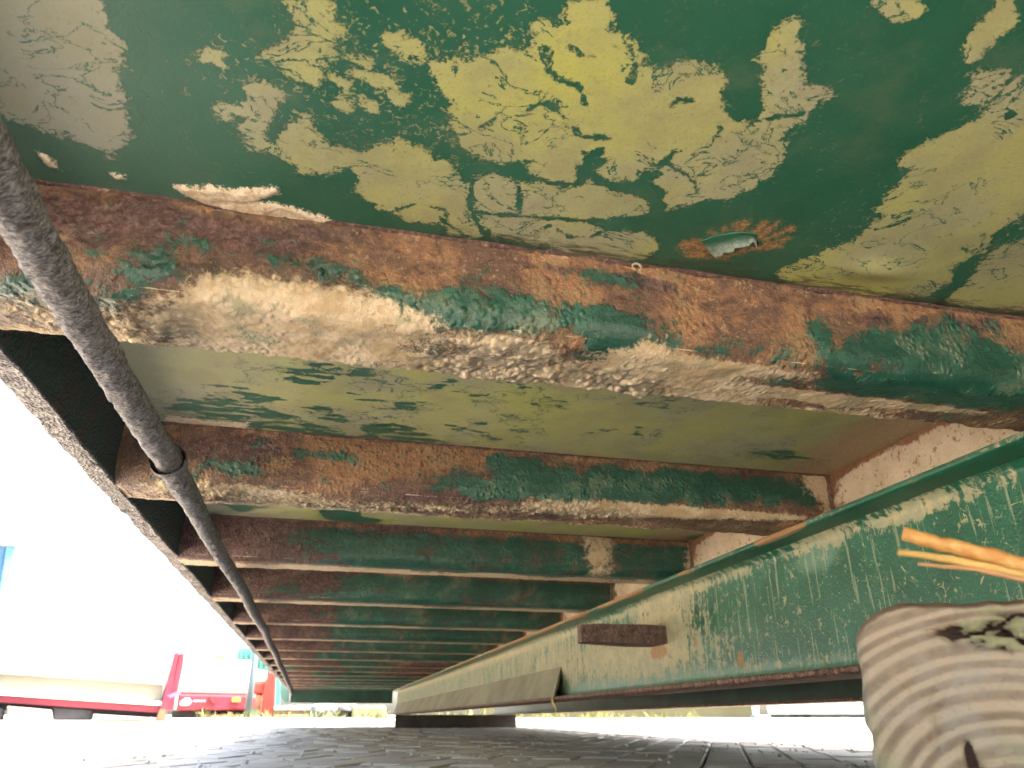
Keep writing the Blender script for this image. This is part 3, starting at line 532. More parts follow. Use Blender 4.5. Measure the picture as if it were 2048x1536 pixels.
for k in range(8):
    z__ = np.linspace(ZF + .004, ZP - .001, 40); n8 = 7; th = np.linspace(0, math.pi * .5, n8); R_ = np.clip(.0045 + .0016 * fbm(np.stack([z__ * 160, z__ * 0, z__ * 0 + k * 3.3], -1), 3), .001, None)
    P = np.zeros((40, n8, 3)); P[..., 2] = z__[:, None]; P[..., 0] = XR - .002 - R_[:, None] * np.cos(th)[None]; P[..., 1] = YW + DY * k - R_[:, None] * np.sin(th)[None] + .0008
    z_ = np.zeros(P.shape[:2]); link('weld_bead', grid_mesh('weld_bead', P, {'g': z_, 'c': z_ + .1, 'd': z_ + .55, 'o': z_ + .2, 'b': z_, 'n1': z_, 'n4': z_}), M_MEMBER, mem[k])
# torn puncture in the near sheet: sprung petals of bare metal
M_BARE = mat_rust('bare_torn_steel', (.13, .17, .15), (.26, .29, .255), .0006)
def lerp_line(L, t):
    f = t * (len(L) - 1); i = min(int(f), len(L) - 2); f -= i
    return np.array((L[i][0] + (L[i + 1][0] - L[i][0]) * f, L[i][1] + (L[i + 1][1] - L[i][1]) * f)) * 1e-4
nt_, nu_ = 90, 16; P = np.zeros((nt_, nu_, 3)); bare_ = np.zeros((nt_, nu_))
for i in range(nt_):
    t = i / (nt_ - 1); a_, b_ = lerp_line(TEAR_TOP, t), lerp_line(TEAR_BOT, t); hang = .0034 * max(.05, math.sin(math.pi * min(1, max(0, t * .96 + .02)))) ** .6 * (1 + .15 * math.sin(t * 31))
    for j, u in enumerate(np.linspace(0, 1, nu_)):
        P[i, j, :2] = a_ + (b_ - a_) * u; P[i, j, 2] = ZP - .0003 - hang * u ** 2.2; bare_[i, j] = -.0065 + .012 * u
z_ = np.zeros((nt_, nu_)); at_ = {k_: z_ - 1 for k_ in ('khaki', 'fan', 'crust')}; at_.update({k_: z_ for k_ in ('sand', 'grey', 'speck', 'grime')}); at_.update({'lo': z_ + .5, 'lo2': z_ + .5, 'lo3': z_ + .5, 'bare': bare_})
flap = link('torn_flap', grid_mesh('torn_flap', P, at_), M_PANEL, near_panel, 'jagged bare metal flap torn out of the painted floor sheet'); md = flap.modifiers.new('t', 'SOLIDIFY'); md.thickness = .0008
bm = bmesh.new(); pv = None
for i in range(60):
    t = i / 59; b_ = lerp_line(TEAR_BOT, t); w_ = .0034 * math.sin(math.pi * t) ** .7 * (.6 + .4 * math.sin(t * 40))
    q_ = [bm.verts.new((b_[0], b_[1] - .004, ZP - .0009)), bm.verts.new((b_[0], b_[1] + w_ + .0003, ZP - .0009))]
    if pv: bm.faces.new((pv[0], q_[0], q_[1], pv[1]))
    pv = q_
link('tear_shade_strip', bm_mesh('tear_shade_strip', bm), simple('dark_tear_shade', (.012, .009, .008), .9, .3, 50, 0), near_panel)  # near-black strip painted as the shade under the torn flap; sheet stays uncut
# little sprung wire ring by the first member
ringc = Vector((.196, YW - .003, ZP - .004))
tube('wire_loop', [ringc + Vector((math.cos(a) * .0035, -.002, math.sin(a) * .003 - .002)) for a in np.linspace(-1.2, 4.2, 14)], .0008, simple('pale_wire', (.5, .42, .3)), cont, 6)

# side rail on the left with a thin crusted lip
ys = np.linspace(Y0, Y1, 1400); pr = [(XL, ZP + .003, .8)] + [(XL, z, 1.) for z in np.linspace(.305, ZF + .004, 10)] + [(XL - .0005, ZF, .0)] + [(x, ZF, 0) for x in np.linspace(XL - .002, -.264, 8)] + [(-.266, ZF + .003, 0), (-.266, ZF + .08, 0), (-.266, ZP + .1, .5)]
pr = np.array(pr); P = np.zeros((len(ys), len(pr), 3)); P[..., 1] = ys[:, None]; P[..., 0] = pr[None, :, 0]; P[..., 2] = pr[None, :, 1]
Q = np.stack([P[..., 0] * 40, P[..., 1] * 40, P[..., 2] * 40], -1); dd = .0022 * fbm(Q, 4, .6) + .0035 * fbm(Q * .18 + 9, 2)
lip = (pr[None, :, 1] < ZF + .002); P[..., 2] -= np.where(lip, dd * 1.1, 0); P[..., 0] += np.where(~lip, dd * .35, 0) + np.where(pr[None, :, 0] < -.255, .0035 * fbm(np.stack([ys * 14, ys * 0, ys * 0 + 3], -1), 4, .6)[:, None], 0)
link('side_rail', grid_mesh('side_rail', P, {'paint': np.repeat(pr[None, :, 2], len(ys), 0)}), M_RAIL, cont)

# crusted pipe slung under the members
def pipe_path(y):
    x = -.160 + .004 * math.sin(y * 1.7) + .0016 * math.sin(y * 9.1 + 1); z = .2185 - .003 * math.sin(y * 2.1) - .075 * max(0, (y - 2.2) / 2.6) ** 1.6
    return x, z
def pipe_mesh(y0, y1, n, rfun, seg=26):
    y = np.linspace(y0, y1, n); c = np.array([pipe_path(v) for v in y]); th = np.linspace(0, 2 * math.pi, seg, endpoint=False)
    R = np.array([rfun(v) for v in y])[:, None] + .0024 * fbm(np.stack([np.cos(th)[None] * 2 + y[:, None] * 0, y[:, None] * 55 + th[None] * 0, np.sin(th)[None] * 2 + y[:, None] * 0], -1), 4, .65)
    P = np.zeros((n, seg, 3)); P[..., 0] = c[:, :1] + R * np.cos(th)[None]; P[..., 1] = y[:, None]; P[..., 2] = c[:, 1:] + R * np.sin(th)[None]
    P = np.concatenate([P, P[:, :1]], 1); return grid_mesh('pipe', P)
yj = .70
pipe = link('pipe', pipe_mesh(Y0 - .02, yj + .02, 900, lambda y: .0112), M_PIPE, cont, 'crusted grey pipe slung below the cross members')
link('pipe_sleeve', pipe_mesh(yj - .012, 4.75, 1600, lambda y: .0118 + .0038 * math.exp(-((y - yj + .008) / .022) ** 2) - .002 * min(1, max(0, (y - yj) / .3))), M_PIPE, pipe)

# main beams: rolled I section
def beam(xt, sign, detail):
    """xt: x of the flange tip facing the camera side; sign +1 = body lies to +x of tip"""
    W = .09; xw = xt + sign * .045; zb, zt = .051, .238
    b = bpy.data.objects.new('main_beam', None); return xw, W, zb, zt
xt = .593; xw = .638; zb, zt = .051, .2385
ny = 1500; ys = np.concatenate([np.linspace(Y0, 2.4, 900), np.linspace(2.405, Y1 - .12, 300)])
zs = np.concatenate([np.linspace(zt - .009, zt - .016, 5), np.linspace(zt - .018, zb + .02, 60), np.linspace(zb + .018, zb + .008, 4)])
Yg, Zg = np.meshgrid(ys, zs, indexing='ij'); Xg = np.full_like(Yg, xw)
fil = .010; Xg -= np.clip((Zg - (zt - .009 - fil)) / fil, 0, 1) ** 2 * .010 + np.clip((zb + .008 + fil - Zg) / fil, 0, 1) ** 2 * .010
dust = .8 * blobs(Yg, Zg, BEAMDUST) + .50 * sstep(1.55, 2.5, Yg) + .04 + .30 * np.exp(-((Zg - (zt - .022)) / .010) ** 2)
teal = blobs(Yg, Zg, BEAMTEAL) + .35 * np.exp(-((Zg - zb - .02) / .03) ** 2)
rustw = .28 * np.exp(-((Yg - 1.43) / .05) ** 2 - ((Zg - .125) / .014) ** 2) * 2.2 + blobs(Yg, Zg, [[1.12, .088, .012, .016, .5], [1.27, .13, .012, .012, .4], [1.02, .085, .03, .01, .3]])
web = link('main_beam', grid_mesh('main_beam', np.stack([Xg, Yg, Zg], -1), {'dust': dust, 'teal': teal, 'rust': rustw, 'scuff': sstep(2.0, 1.4, Yg), 'na': .3 * fbm(np.stack([Xg * 28, Yg * 28, Zg * 28], -1), 5, .62), 'nb': .3 * fbm(np.stack([Xg * 12, Yg * 12, Zg * 12], -1) + 5, 4)}, flip=True), M_BEAM, cont, 'scuffed green web of the long beam with drips')
# top flange (underside + tip)
pr = np.array([(xw - .008, zt - .009), (xw - .02, zt - .0085), (xt + .012, zt - .0075), (xt + .001, zt - .0065), (xt, zt - .005), (xt, zt - .001), (xt + .001, zt), (xt + .04, zt)])
P = np.zeros((len(ys), len(pr), 3)); P[..., 1] = ys[:, None]; P[..., 0] = pr[None, :, 0]; P[..., 2] = pr[None, :, 1]
wob = .0009 * fbm(np.stack([ys * 30, ys * 0, ys * 0], -1), 3); P[:, 3:7, 0] += wob[:, None]
rz = np.zeros(P.shape[:2]); pch = fbm(np.stack([ys * 3.1, ys * 0 + 2, ys * 0], -1), 3) + .5 * np.exp(-((ys - .93) / .06) ** 2) + .45 * np.exp(-((ys - 1.6) / .08) ** 2)
rz[:, 3:] = .22 + .75 * sstep(-.08, .25, pch)[:, None]; rz[:, :3] = .5 * sstep(.2, .5, pch)[:, None]
ds = np.zeros_like(rz) + .42 * sstep(1.2, 2.2, ys)[:, None]; ds[:, 4:] += .35 * (fbm(np.stack([ys * 8, ys * 0 + 7, ys * 0], -1), 2) > .1)[:, None]
link('top_flange', grid_mesh('top_flange', P, {'dust': ds, 'teal': ds * 0 + .1 + .5 * (np.arange(len(pr))[None] == 5), 'rust': rz, 'scuff': ds * 0, 'na': .3 * fbm(P * 28, 4), 'nb': .3 * fbm(P * 12 + 5, 3)}, flip=False), M_BEAM, web)
# bottom flange rough rusted tip
pr = np.array([(xw - .008, zb + .009), (xw - .022, zb + .009), (xt + .010, zb + .0085), (xt + .003, zb + .008), (xt + .0005, zb + .0065), (xt, zb + .004), (xt + .0008, zb + .0015), (xt + .004, zb), (xt + .03, zb), (xt + .06, zb), (xt + .09, zb), (xt + .09, zb + .009), (xw + .01, zb + .0095)])
P = np.zeros((len(ys), len(pr), 3)); P[..., 1] = ys[:, None]; P[..., 0] = pr[None, :, 0]; P[..., 2] = pr[None, :, 1]
Q = P * 70; dd = .0016 * fbm(Q, 4, .6); P[:, 2:9, 0] -= dd[:, 2:9]; P[:, 2:8, 2] += dd[:, 2:8] * .6
link('bottom_flange', grid_mesh('bottom_flange', P), M_FLANGE, web, 'rusty brown bottom flange of the long beam')
# far side of web
box('web_back', (xw + .004, xw + .009, Y0, Y1 - .12, zb + .009, zt), M_GPAINT, web)
# reinforcing plate leaning from web to flange tip, open at its near end
bm = bmesh.new(); ya, yb = 2.03, Y1 - .13
vs = [bm.verts.new(p) for p in ((xw - .001, ya + .055, .137), (xt + .004, ya, zb + .008), (xt + .004, yb, zb + .008), (xw - .001, yb, .137))]; bm.faces.new(vs)
vs2 = [bm.verts.new(v.co + Vector((.005, 0, -.004))) for v in vs]; bm.faces.new(vs2[::-1])
for i in range(4): bm.faces.new((vs[i], vs2[i], vs2[(i + 1) % 4], vs[(i + 1) % 4]))
M_GUSSET = simple('grey_beige_plate', (.25, .235, .165), .6, .22, 9, .0015, 150, stain=(.09, .15, .105))
link('reinforcing_plate', bm_mesh('reinforcing_plate', bm), M_GUSSET, web, 'grey beige sloping plate along the far half of the beam')
# lug
bm = bmesh.new(); nA = 10
loop = [(.640, 1.385), (.60, 1.384), (.55, 1.386), (.50, 1.392), (.470, 1.400), (.466, 1.412), (.472, 1.43), (.52, 1.45), (.58, 1.462), (.640, 1.465)]
z0, z1 = .136, .169
up = [bm.verts.new((x, y, z1 + random.uniform(-.001, .001))) for x, y in loop]; dn = [bm.verts.new((x, y, z0 + random.uniform(-.001, .001))) for x, y in loop]
bm.faces.new(up); bm.faces.new(dn[::-1])
for i in range(len(loop)): bm.faces.new((up[i], dn[i], dn[(i + 1) % len(loop)], up[(i + 1) % len(loop)]))
link('locking_lug', bm_mesh('locking_lug', bm, .0025), M_LUG, web, 'short dark rusty lug welded to the beam web')
# closing plate above the beam (bay ends), beige
ys2 = np.concatenate([np.linspace(Y0, 2.4, 500), np.linspace(2.41, Y1, 200)]); zs2 = np.linspace(zt - .001, ZP + .002, 24)
Yg, Zg = np.meshgrid(ys2, zs2, indexing='ij'); Xg = np.full_like(Yg, XR - .001)
fr = np.abs(((Yg - YW) % DY)); fr = np.minimum(fr, DY - fr)
rst = .75 * sstep(.018, .0, ZP - Zg) + .6 * sstep(.05, .0, fr) + .35 * sstep(.014, 0, Zg - zt) + .35 * sstep(1.6, 2.4, Yg); grn = .35 * fbm(np.stack([Yg * 5, Zg * 8, Yg * 0], -1), 2) + .25 * sstep(.05, .0, fr - .04)
link('closing_plate', grid_mesh('closing_plate', np.stack([Xg, Yg, Zg], -1), {'rust': rst, 'green': grn}, flip=True), M_PLATE, cont, 'pinkish beige plate between floor and beam')
box('beam_cap', (XR + .002, XR + .03, Y0, Y1, zt + .001, ZP), M_GPAINT, cont)
box('beam_cap', (xt + .0405, XR - .003, Y0, Y1 - .12, zt - .0045, zt + .0005), M_GPAINT, cont)
# second long beam and far side
b2 = 1.44
web2 = box('main_beam', (b2 + .041, b2 + .049, Y0, Y1 - .12, zb + .009, ZP), M_GPAINT, cont)
box('bottom_flange', (b2, b2 + .09, Y0, Y1 - .12, zb, zb + .0092), M_FLANGE, web2)
box('top_flange', (b2, b2 + .09, Y0, Y1 - .12, zt - .009, zt), M_GPAINT, web2)
box('floor_panel', (XR + .031, 1.80, Y0, Y1, ZP, ZP + .006), M_GPAINT, cont)
box('side_rail', (1.78, 1.805, Y0, Y1, ZF, ZP + .1), M_GPAINT, cont)
# end crossbar, corner gusset and roller ends
box('end_crossbar', (-.235, .60, Y1 - .1, Y1 + .02, .138, ZP - .002), M_GPAINT, cont, .006)
bm = bmesh.new(); lp = [(-.242, .31), (-.36, .31)] ; 
pts = [Vector((-.245, Y1 - .2, .30)), Vector((-.245, Y1 - .2, .135))] + [Vector((-.245 - .075 * math.sin(a) , Y1 - .2, .135 + .10 * (1 - math.cos(a)))) for a in np.linspace(.3, 1.5, 6)] + [Vector((-.325, Y1 - .2, .30))]
prism('corner_gusset', pts, Vector((0, .03, 0)), M_PALEGREEN, cont, .003, 'pale green corner gusset at the far end')
# tank body above the floor
M_BODY = simple('green_side_wall', (.02, .095, .06), .45, .25, 2, .002, 60, stain=(.16, .09, .05))
wall_l = box('side_wall', (-.268, -.262, Y0, Y1, ZP + .1005, .46), M_BODY, cont); box('side_wall', (1.802, 1.808, Y0, Y1, ZP + .1005, .46), M_BODY, cont)
box('end_wall', (-.2615, 1.8015, Y0, Y0 + .006, ZP + .011, .46), M_BODY, cont); box('end_wall', (-.2615, 1.8015, Y1 - .006, Y1, ZP + .007, .46), M_BODY, cont)
box('floor_plate', (-.2615, 1.8005, Y0 + .007, Y1 - .007, ZP + .007, ZP + .010), M_BODY, cont)
for i in range(9): box('wall_rib', (-.322, -.2685, .1 + i * .8, .18 + i * .8, ZP + .12, .46), M_BODY, wall_l, .008)
# dry blade of grass caught on the flange
tube('grass_blade', [(xt - .001, 2.02, zb + .006), (xt - .006, 2.0, zb - .004), (xt - .003, 1.985, zb - .02), (xt - .004, 1.98, zb - .035)], [.002, .0035, .002, .0008], simple('dry_blade', (.55, .38, .14)), cont, 6)

# ---------------------------------------------------------------- timber sleepers carrying the container
def mat_timber():
    n = N('weathered_end_grain'); tc = n.new('ShaderNodeTexCoord').outputs['Object']
    x, y, z = n.xyz(tc); r = n.attr('ring')
    band = n.ma('FRACT', n.mul(r, 1.)); late = n.mr(n.ma('SINE', n.mul(r, 6.2832)), -.9, .9)
    c = n.mix(n.mul(n.mul(late, n.mr(n.noise(30, 4, .6, 0, n.vec(src=tc, off=(1, 5, 2))), .3, .62, .5, 1.)), .95), (.36, .272, .18), (.16, .112, .070))
    c = n.mix(n.mul(n.mr(n.noise(40, 5, .6, .3, tc), .45, .68), .5), c, (.30, .27, .22))
    c = n.mix(n.mul(n.mr(n.noise(22, 5, .6, 0, n.vec(src=tc, off=(3, 3, 3))), .5, .66), .5), c, (.23, .235, .115))
    c = n.mix(n.mr(n.add(n.attr('edge'), n.mul(n.sub(n.noise(90, 5, .7, 0, tc), .5), 1.)), .4, .7), c, n.mix(n.noise(120, 4, .6, 0, tc), (.10, .055, .032), (.27, .17, .10)))
    c = n.mix(n.mr(n.attr('moss'), .35, .7), c, n.mix(n.noise(130, 5, .7, 0, tc), (.12, .115, .045), (.36, .32, .19)))
    c = n.mix(n.mr(n.attr('rot'), .35, .7), c, (.045, .026, .018))
    c = n.mix(n.mul(n.mr(n.noise(260, 5, .7, 0, tc), .52, .75), .4), c, (.16, .12, .09))
    n.bump(n.add(n.mul(late, -.28), n.mul(n.noise(260, 5, .75, 0, tc), 1.3)), .0016); return n.done(c, .85, spec=.2)
M_TIMBER = mat_timber()
M_TIMSIDE = simple('timber_side', (.20, .155, .11), .85, .35, 10, .004, 60)
def sleeper(name, label, loc, rz, W, H, Ln, cavities, group):
    t = thing(name, label, 'timber', loc, rz, group)
    ns, nr = 220, 90; th = np.linspace(0, 2 * math.pi, ns, endpoint=False)
    ex = 16.; ct, st = np.cos(th), np.sin(th); sc = (np.abs(ct) ** ex + np.abs(st) ** ex) ** (-1 / ex)
    ox, oz = ct * sc * W / 2, st * sc * H / 2
    e = fbm(np.stack([ox * 22, oz * 22, ox * 0 + 1], -1), 4, .6) * .0032 + fbm(np.stack([ox * 90, oz * 90, ox * 0 + 4], -1), 3) * .002
    ox = ox + e * ct; oz = oz + e * st
    oz = oz - np.where(oz > 0, np.clip(-ox / W - .36, 0, 1) ** 1.3 * .10, 0)
    oz = np.clip(oz, -H / 2, H / 2)
    tt = np.linspace(0, 1, nr) ** .8
    X = tt[:, None] * ox[None]; Z = tt[:, None] * oz[None] + H / 2
    px_, pz_ = -.022, H * .36
    rr = np.hypot((X - px_) * .93, Z - pz_) + .0013 * fbm(np.stack([X * 24, Z * 24, X * 0], -1), 3) + .004 * (X - px_) / W
    ring = rr / .0062 + 0.12 * np.sin(rr * 310) + .22 * perlin(np.stack([rr * 160, rr * 0 + .5, rr * 0], -1))
    fr = ring - np.floor(ring)
    D = .00028 * (sstep(.45, .95, fr) * (1 - sstep(.95, 1., fr))) + .0007 * fbm(np.stack([X * 150, Z * 150, X * 0], -1), 3)
    D += .012 * np.clip((tt[:, None] - .94) / .06, 0, 1) ** 2 + X * 0
    rot = np.zeros_like(X); moss = np.zeros_like(X)
    for cx_, cz_, rx_, rz_, dep in cavities:
        mm = np.exp(-((X - cx_) / rx_) ** 2 - ((Z - cz_) / rz_) ** 2); mm = sstep(.25, .6, mm + .35 * fbm(np.stack([X * 60, Z * 60, X * 0 + 8], -1), 3))
        gap = mm * sstep(.17, .05, np.abs(fbm(np.stack([X * 75, Z * 110, X * 0 + cx_ * 40], -1), 3, .5))) if rx_ > .006 else mm
        D += dep * gap; rot = np.maximum(rot, gap); moss = np.maximum(moss, mm * (1 - gap) * (rx_ > .006))
    crk = sstep(.035, .008, np.abs(perlin(np.stack([X * 26, Z * 9, X * 0 + 6.3], -1)))) * sstep(.1, .35, perlin(np.stack([X * 14, Z * 14, X * 0 + 2.1], -1))); D += .002 * crk; rot = np.maximum(rot, .55 * crk)
    edge = sstep(.91, 1., tt)[:, None] * sstep(H * .8, H * .97, Z) + .5 * sstep(.97, 1., tt)[:, None]
    P = np.stack([X, D, Z], -1)
    link('end_grain', grid_mesh('end_grain', P.transpose(1, 0, 2), {k_: v_.T for k_, v_ in {'ring': ring, 'edge': edge + X * 0, 'rot': rot, 'moss': moss}.items()}, closed_u=True), M_TIMBER, t)
    L2 = np.linspace(.0, Ln, 30); P = np.zeros((ns, 30, 3)); P[..., 0] = ox[:, None]; P[..., 2] = oz[:, None] + H / 2; P[..., 1] = L2[None] + .0125
    nb = fbm(np.stack([P[..., 0] * 30, P[..., 1] * 2, P[..., 2] * 30], -1), 3) * .003; P[..., 0] += nb * (L2[None] > 0); 
    link('timber_body', grid_mesh('timber_body', P, closed_u=True), M_TIMSIDE, t)
    return t
TA = math.radians(-46.); Wt, Ht = .15, .1405
le = at(1722, 1400, .372); axx = Vector((math.cos(TA), math.sin(TA), 0)); base = le + axx * (Wt / 2); base.z = 0
sleeper('timber_sleeper', 'weathered squared timber with end grain rings, closest to the camera', base, TA, Wt, Ht, 1.3,
[(-.008, .124, .030, .009, .007), (.008, .112, .016, .010, .010), (-.036, .070, .0034, .006, .005), (-.031, .062, .004, .004, .004), (-.039, .079, .0018, .007, .003)], 'timbers under the container')
b2w = CM @ Vector((.58, 6.2, zb)); h2 = b2w.z - .004
fs = thing('timber_sleeper', 'dark timber block under the far half of the beam', 'timber', (b2w.x - .01, b2w.y, 0), math.radians(-6), 'timbers under the container')
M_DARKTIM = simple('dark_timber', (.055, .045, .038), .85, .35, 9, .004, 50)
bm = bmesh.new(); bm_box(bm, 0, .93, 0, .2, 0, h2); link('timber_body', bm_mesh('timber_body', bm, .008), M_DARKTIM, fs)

# dry stems lying across the near timber
M_STEM = N('dry_orange_stem'); _n = M_STEM; _t = _n.noise(1, 4, .6, 0, _n.vec(scale=(60, 160, 160))); M_STEM = _n.done(_n.mix(_n.mr(_t, .35, .65), (.43, .185, .042), (.56, .32, .095)), .6)
M_STEM_Y = simple('dry_yellow_stem', (.50, .30, .08), .55, .25, 30, .0005, 300)
def stem(pts, rad, mat, label): 
    P = [at(*p) for p in pts]; path = []
    for i in range(len(P) - 1):
        for k_ in range(5): path.append(P[i].lerp(P[i + 1], k_ / 5))
    path.append(P[-1]); n = len(path)
    o0 = path[0].copy(); rel = [p - o0 for p in path]
    rr = [(rad[0] + (rad[1] - rad[0]) * i / (n - 1)) * random.uniform(.95, 1.05) for i in range(n)]; rel = [p + Vector((random.gauss(0, 1), random.gauss(0, 1), random.gauss(0, 1))) * rad[0] * .12 for p in rel]
    ob = tube('dry_stem', rel, rr, mat, None, 10); ob.location = o0; tag(ob, label, 'plant stem', 'dry stems lying on the near timber'); return ob
stem([(1803, 1066, .355), (1900, 1090, .36), (2048, 1132, .365), (2300, 1210, .375)], (.0030, .0036), M_STEM, 'thickest orange dry stem above the near timber')
stem([(1795, 1105, .35), (1900, 1120, .355), (2048, 1152, .362), (2300, 1214, .372)], (.0013, .0028), M_STEM_Y, 'thin yellow dry stem below the thickest one')
stem([(1880, 1085, .362), (1950, 1125, .363), (2048, 1146, .370), (2300, 1216, .380)], (.0008, .0022), M_STEM_Y, 'thin dry stem crossing from the thickest stem down to the yellow one')
stem([(1835, 1128, .349), (1950, 1138, .352), (2048, 1160, .358), (2300, 1216, .366)], (.0007, .0014), simple('dry_brown_stem', (.40, .20, .08)), 'thin brown dry stem, lowest above the near timber')

# ---------------------------------------------------------------- background yard on the left
M_CREAM = simple('cream_paint', (.74, .69, .50), .55, .06, 1.5, .001, 30); M_SHADED_GREIGE = simple('shaded_greige_panel', (.135, .125, .095), .6, .06, 1.2, .001, 30)
M_RED = simple('red_paint', (.135, .006, .016), .45, .18, 3, .001, 60); M_REDO = simple('orange_red_paint', (.20, .012, .007), .45, .2, 3, .001, 60)
M_DARK = simple('dark_underframe', (.03, .03, .034), .7, .3, 4); M_RUSTY = simple('rusty_steel', (.13, .055, .03), .7, .35, 6, .003, 40)
M_BLOCKW = simple('pale_block', (.17, .13, .095), .85, .25, 4, .004, 30); M_BLUE = simple('blue_paint', (.045, .13, .25), .5, .2, 3, .002, 40, stain=(.35, .22, .12))
M_GREY = simple('galvanised', (.075, .10, .12), .45, .12, 6, .0008, 50, metal=.3); M_WHITE = simple('white_print', (.8, .78, .75), .6, .05, 6, 0)
def pp(name, pxs, D, depth, mat, parent, org, bevel=0, label=None):
    """solid of real depth whose near face lies in an upright plane at distance D from the camera's foot"""
    c_ = ray(sum(p[0] for p in pxs) / len(pxs), 1430); nrm = Vector((c_.x, c_.y, 0)).normalized()
    pl = parent['plane'] if 'plane' in parent else None
    if pl: nrm = Vector((pl[0], pl[1], 0))
    out = []
    for px, py in pxs:
        r_ = ray(px, py); k_ = D / (r_.x * nrm.x + r_.y * nrm.y); out.append(Vector((0, 0, CAM_H)) + r_ * k_ - org)
    return prism(name, out, nrm * depth, mat, parent, bevel, label)
def yard(name, label, cat, px, D, group=None):
    g_ = at(px, 1430, D); g_.z = 0; t = thing(name, label, cat, g_, 0, group); r_ = ray(px, 1430); n_ = Vector((r_.x, r_.y, 0)).normalized(); t['plane'] = (n_.x, n_.y); return t, g_
# cream and red flat rack
t, g_ = yard('flat_rack', 'long cream flat rack with a red end post, tilted on blocks', 'container', 200, 14)
pp('upper_panel', [(-190, 1286), (334, 1315), (326, 1369), (-190, 1333)], 14, 2.2, M_CREAM, t, g_, .01)
pp('lower_panel', [(-190, 1334), (326, 1370), (323, 1404), (-190, 1370)], 14.06, 2.1, M_SHADED_GREIGE, t, g_)  # shade of the recessed panel put into its colour as a darker greige
pp('ledge', [(-190, 1369), (324, 1403), (322, 1411), (-190, 1377)], 13.96, 2.3, M_CREAM, t, g_)
pp('bottom_rail', [(-190, 1378), (322, 1412), (320, 1426), (-190, 1392)], 14., 2.2, M_RED, t, g_)
pp('underframe', [(-190, 1393), (320, 1427), (318, 1436), (-190, 1410)], 14.2, 1.8, M_DARK, t, g_)
pp('end_post', [(350, 1305), (358, 1305), (331, 1441), (315, 1441)], 13.9, .35, M_RED, t, g_, .01); pp('end_post', [(359, 1307), (369, 1307), (366, 1330), (346, 1420), (333, 1420)], 14.0, .3, M_RED, t, g_, .01)
pp('post_foot', [(320, 1418), (332, 1418), (330, 1442), (312, 1442)], 13.86, .3, simple('orange_foot', (.2, .05, .02)), t, g_)
pp('strap', [(335, 1391), (358, 1382), (360, 1388), (342, 1396)], 13.7, .05, simple('blue_strap', (.05, .045, .25)), t, g_); pp('strap', [(352, 1388), (357, 1386), (352, 1418), (349, 1418)], 13.72, .03, M_WHITE, t, g_)
blk = [((14, 1412), (104, 1420), (105, 1440), (14, 1440), 'pale cracked block under the left end of the cream flat rack'), ((186, 1428), (300, 1435), (300, 1443), (186, 1442), 'low pale block under the flat rack, left of the red end post')]
for i, (a, b, c_, d_, lb) in enumerate(blk):
    t, g_ = yard('support_block', lb, 'block', (a[0] + b[0]) / 2, 13.8, 'blocks under the flat rack'); pp('block', [a, b, c_, d_], 13.8, .5, M_BLOCKW, t, g_, .02)
for i, (x0, x1, lb) in enumerate([(105, 186, 'dark block under the middle of the cream flat rack'), (-30, 9, 'dark wheel-like block at the left end under the flat rack')]):
    t, g_ = yard('support_block', lb, 'block', (x0 + x1) / 2, 14.1, 'blocks under the flat rack'); pp('block', [(x0, 1404 + (x0 > 0) * 8), (x1, 1418), (x1, 1441), (x0, 1441)], 14.1, .8, M_DARK, t, g_, .03)
# press container: cream hopper on a red body
t, g_ = yard('press_container', 'cream and red press container beside the red post', 'container', 425, 15)
pp('hopper', [(372, 1318), (505, 1321), (502, 1380), (360, 1376)], 15, 2.0, M_CREAM, t, g_, .04)
pp('shoulder', [(362, 1377), (504, 1381), (504, 1390), (358, 1386)], 14.9, 2.1, simple('pink_cream', (.26, .15, .13), .5, .05, 2), t, g_, .03)
b_ = pp('body', [(356, 1387), (508, 1390), (512, 1397), (506, 1421), (349, 1421)], 14.88, 2.0, M_RED, t, g_, .05)
for i, (x0, x1, y) in enumerate([(370, 380, 1396), (366, 382, 1399), (362, 384, 1402), (360, 382, 1406), (362, 378, 1409), (388, 411, 1401)]):
    pp('emblem_bar' if i < 5 else 'lettering_bar', [(x0, y), (x1, y), (x1 - 1, y + 1.6), (x0 - 1, y + 1.6)], 14.84, .02, M_WHITE, t, g_)
pp('label_plate', [(465, 1394), (482, 1394), (481, 1404), (464, 1404)], 14.85, .02, simple('yellow_label', (.25, .16, .02)), t, g_); pp('handle', [(419, 1392), (426, 1394), (433, 1406), (424, 1404)], 14.8, .08, M_REDO, t, g_)
pp('underframe', [(345, 1422), (505, 1422), (505, 1440), (340, 1443)], 15.2, 1.6, M_DARK, t, g_)
pp('skid_frame', [(408, 1430), (466, 1430), (468, 1443), (404, 1443)], 14.85, .2, M_RUSTY, t, g_); pp('skid_frame', [(394, 1424), (402, 1424), (414, 1437), (406, 1440)], 14.84, .15, M_RUSTY, t, g_); pp('skid_frame', [(456, 1424), (464, 1424), (470, 1437), (462, 1440)], 14.84, .15, M_RUSTY, t, g_)
# pole
t, g_ = yard('pole', 'slim grey galvanised pole in front of the red and cream container', 'pole', 494, 9.5)
a, b = at(492, 1452, 9.5) - g_, at(513, 1322, 9.5) - g_; tp_ = Vector((a.x, a.y, 1.05)); tube('shaft', [Vector((a.x, a.y, -.02)), tp_ * .5 + Vector((a.x, a.y, 0)) * .5, tp_], .036, M_GREY, t, 16); tube('cap', [tp_ - Vector((0, 0, .01)), tp_ + Vector((0, 0, .008)), tp_ + Vector((0, 0, .016))], [.040, .040, .02], M_GREY, t, 16)
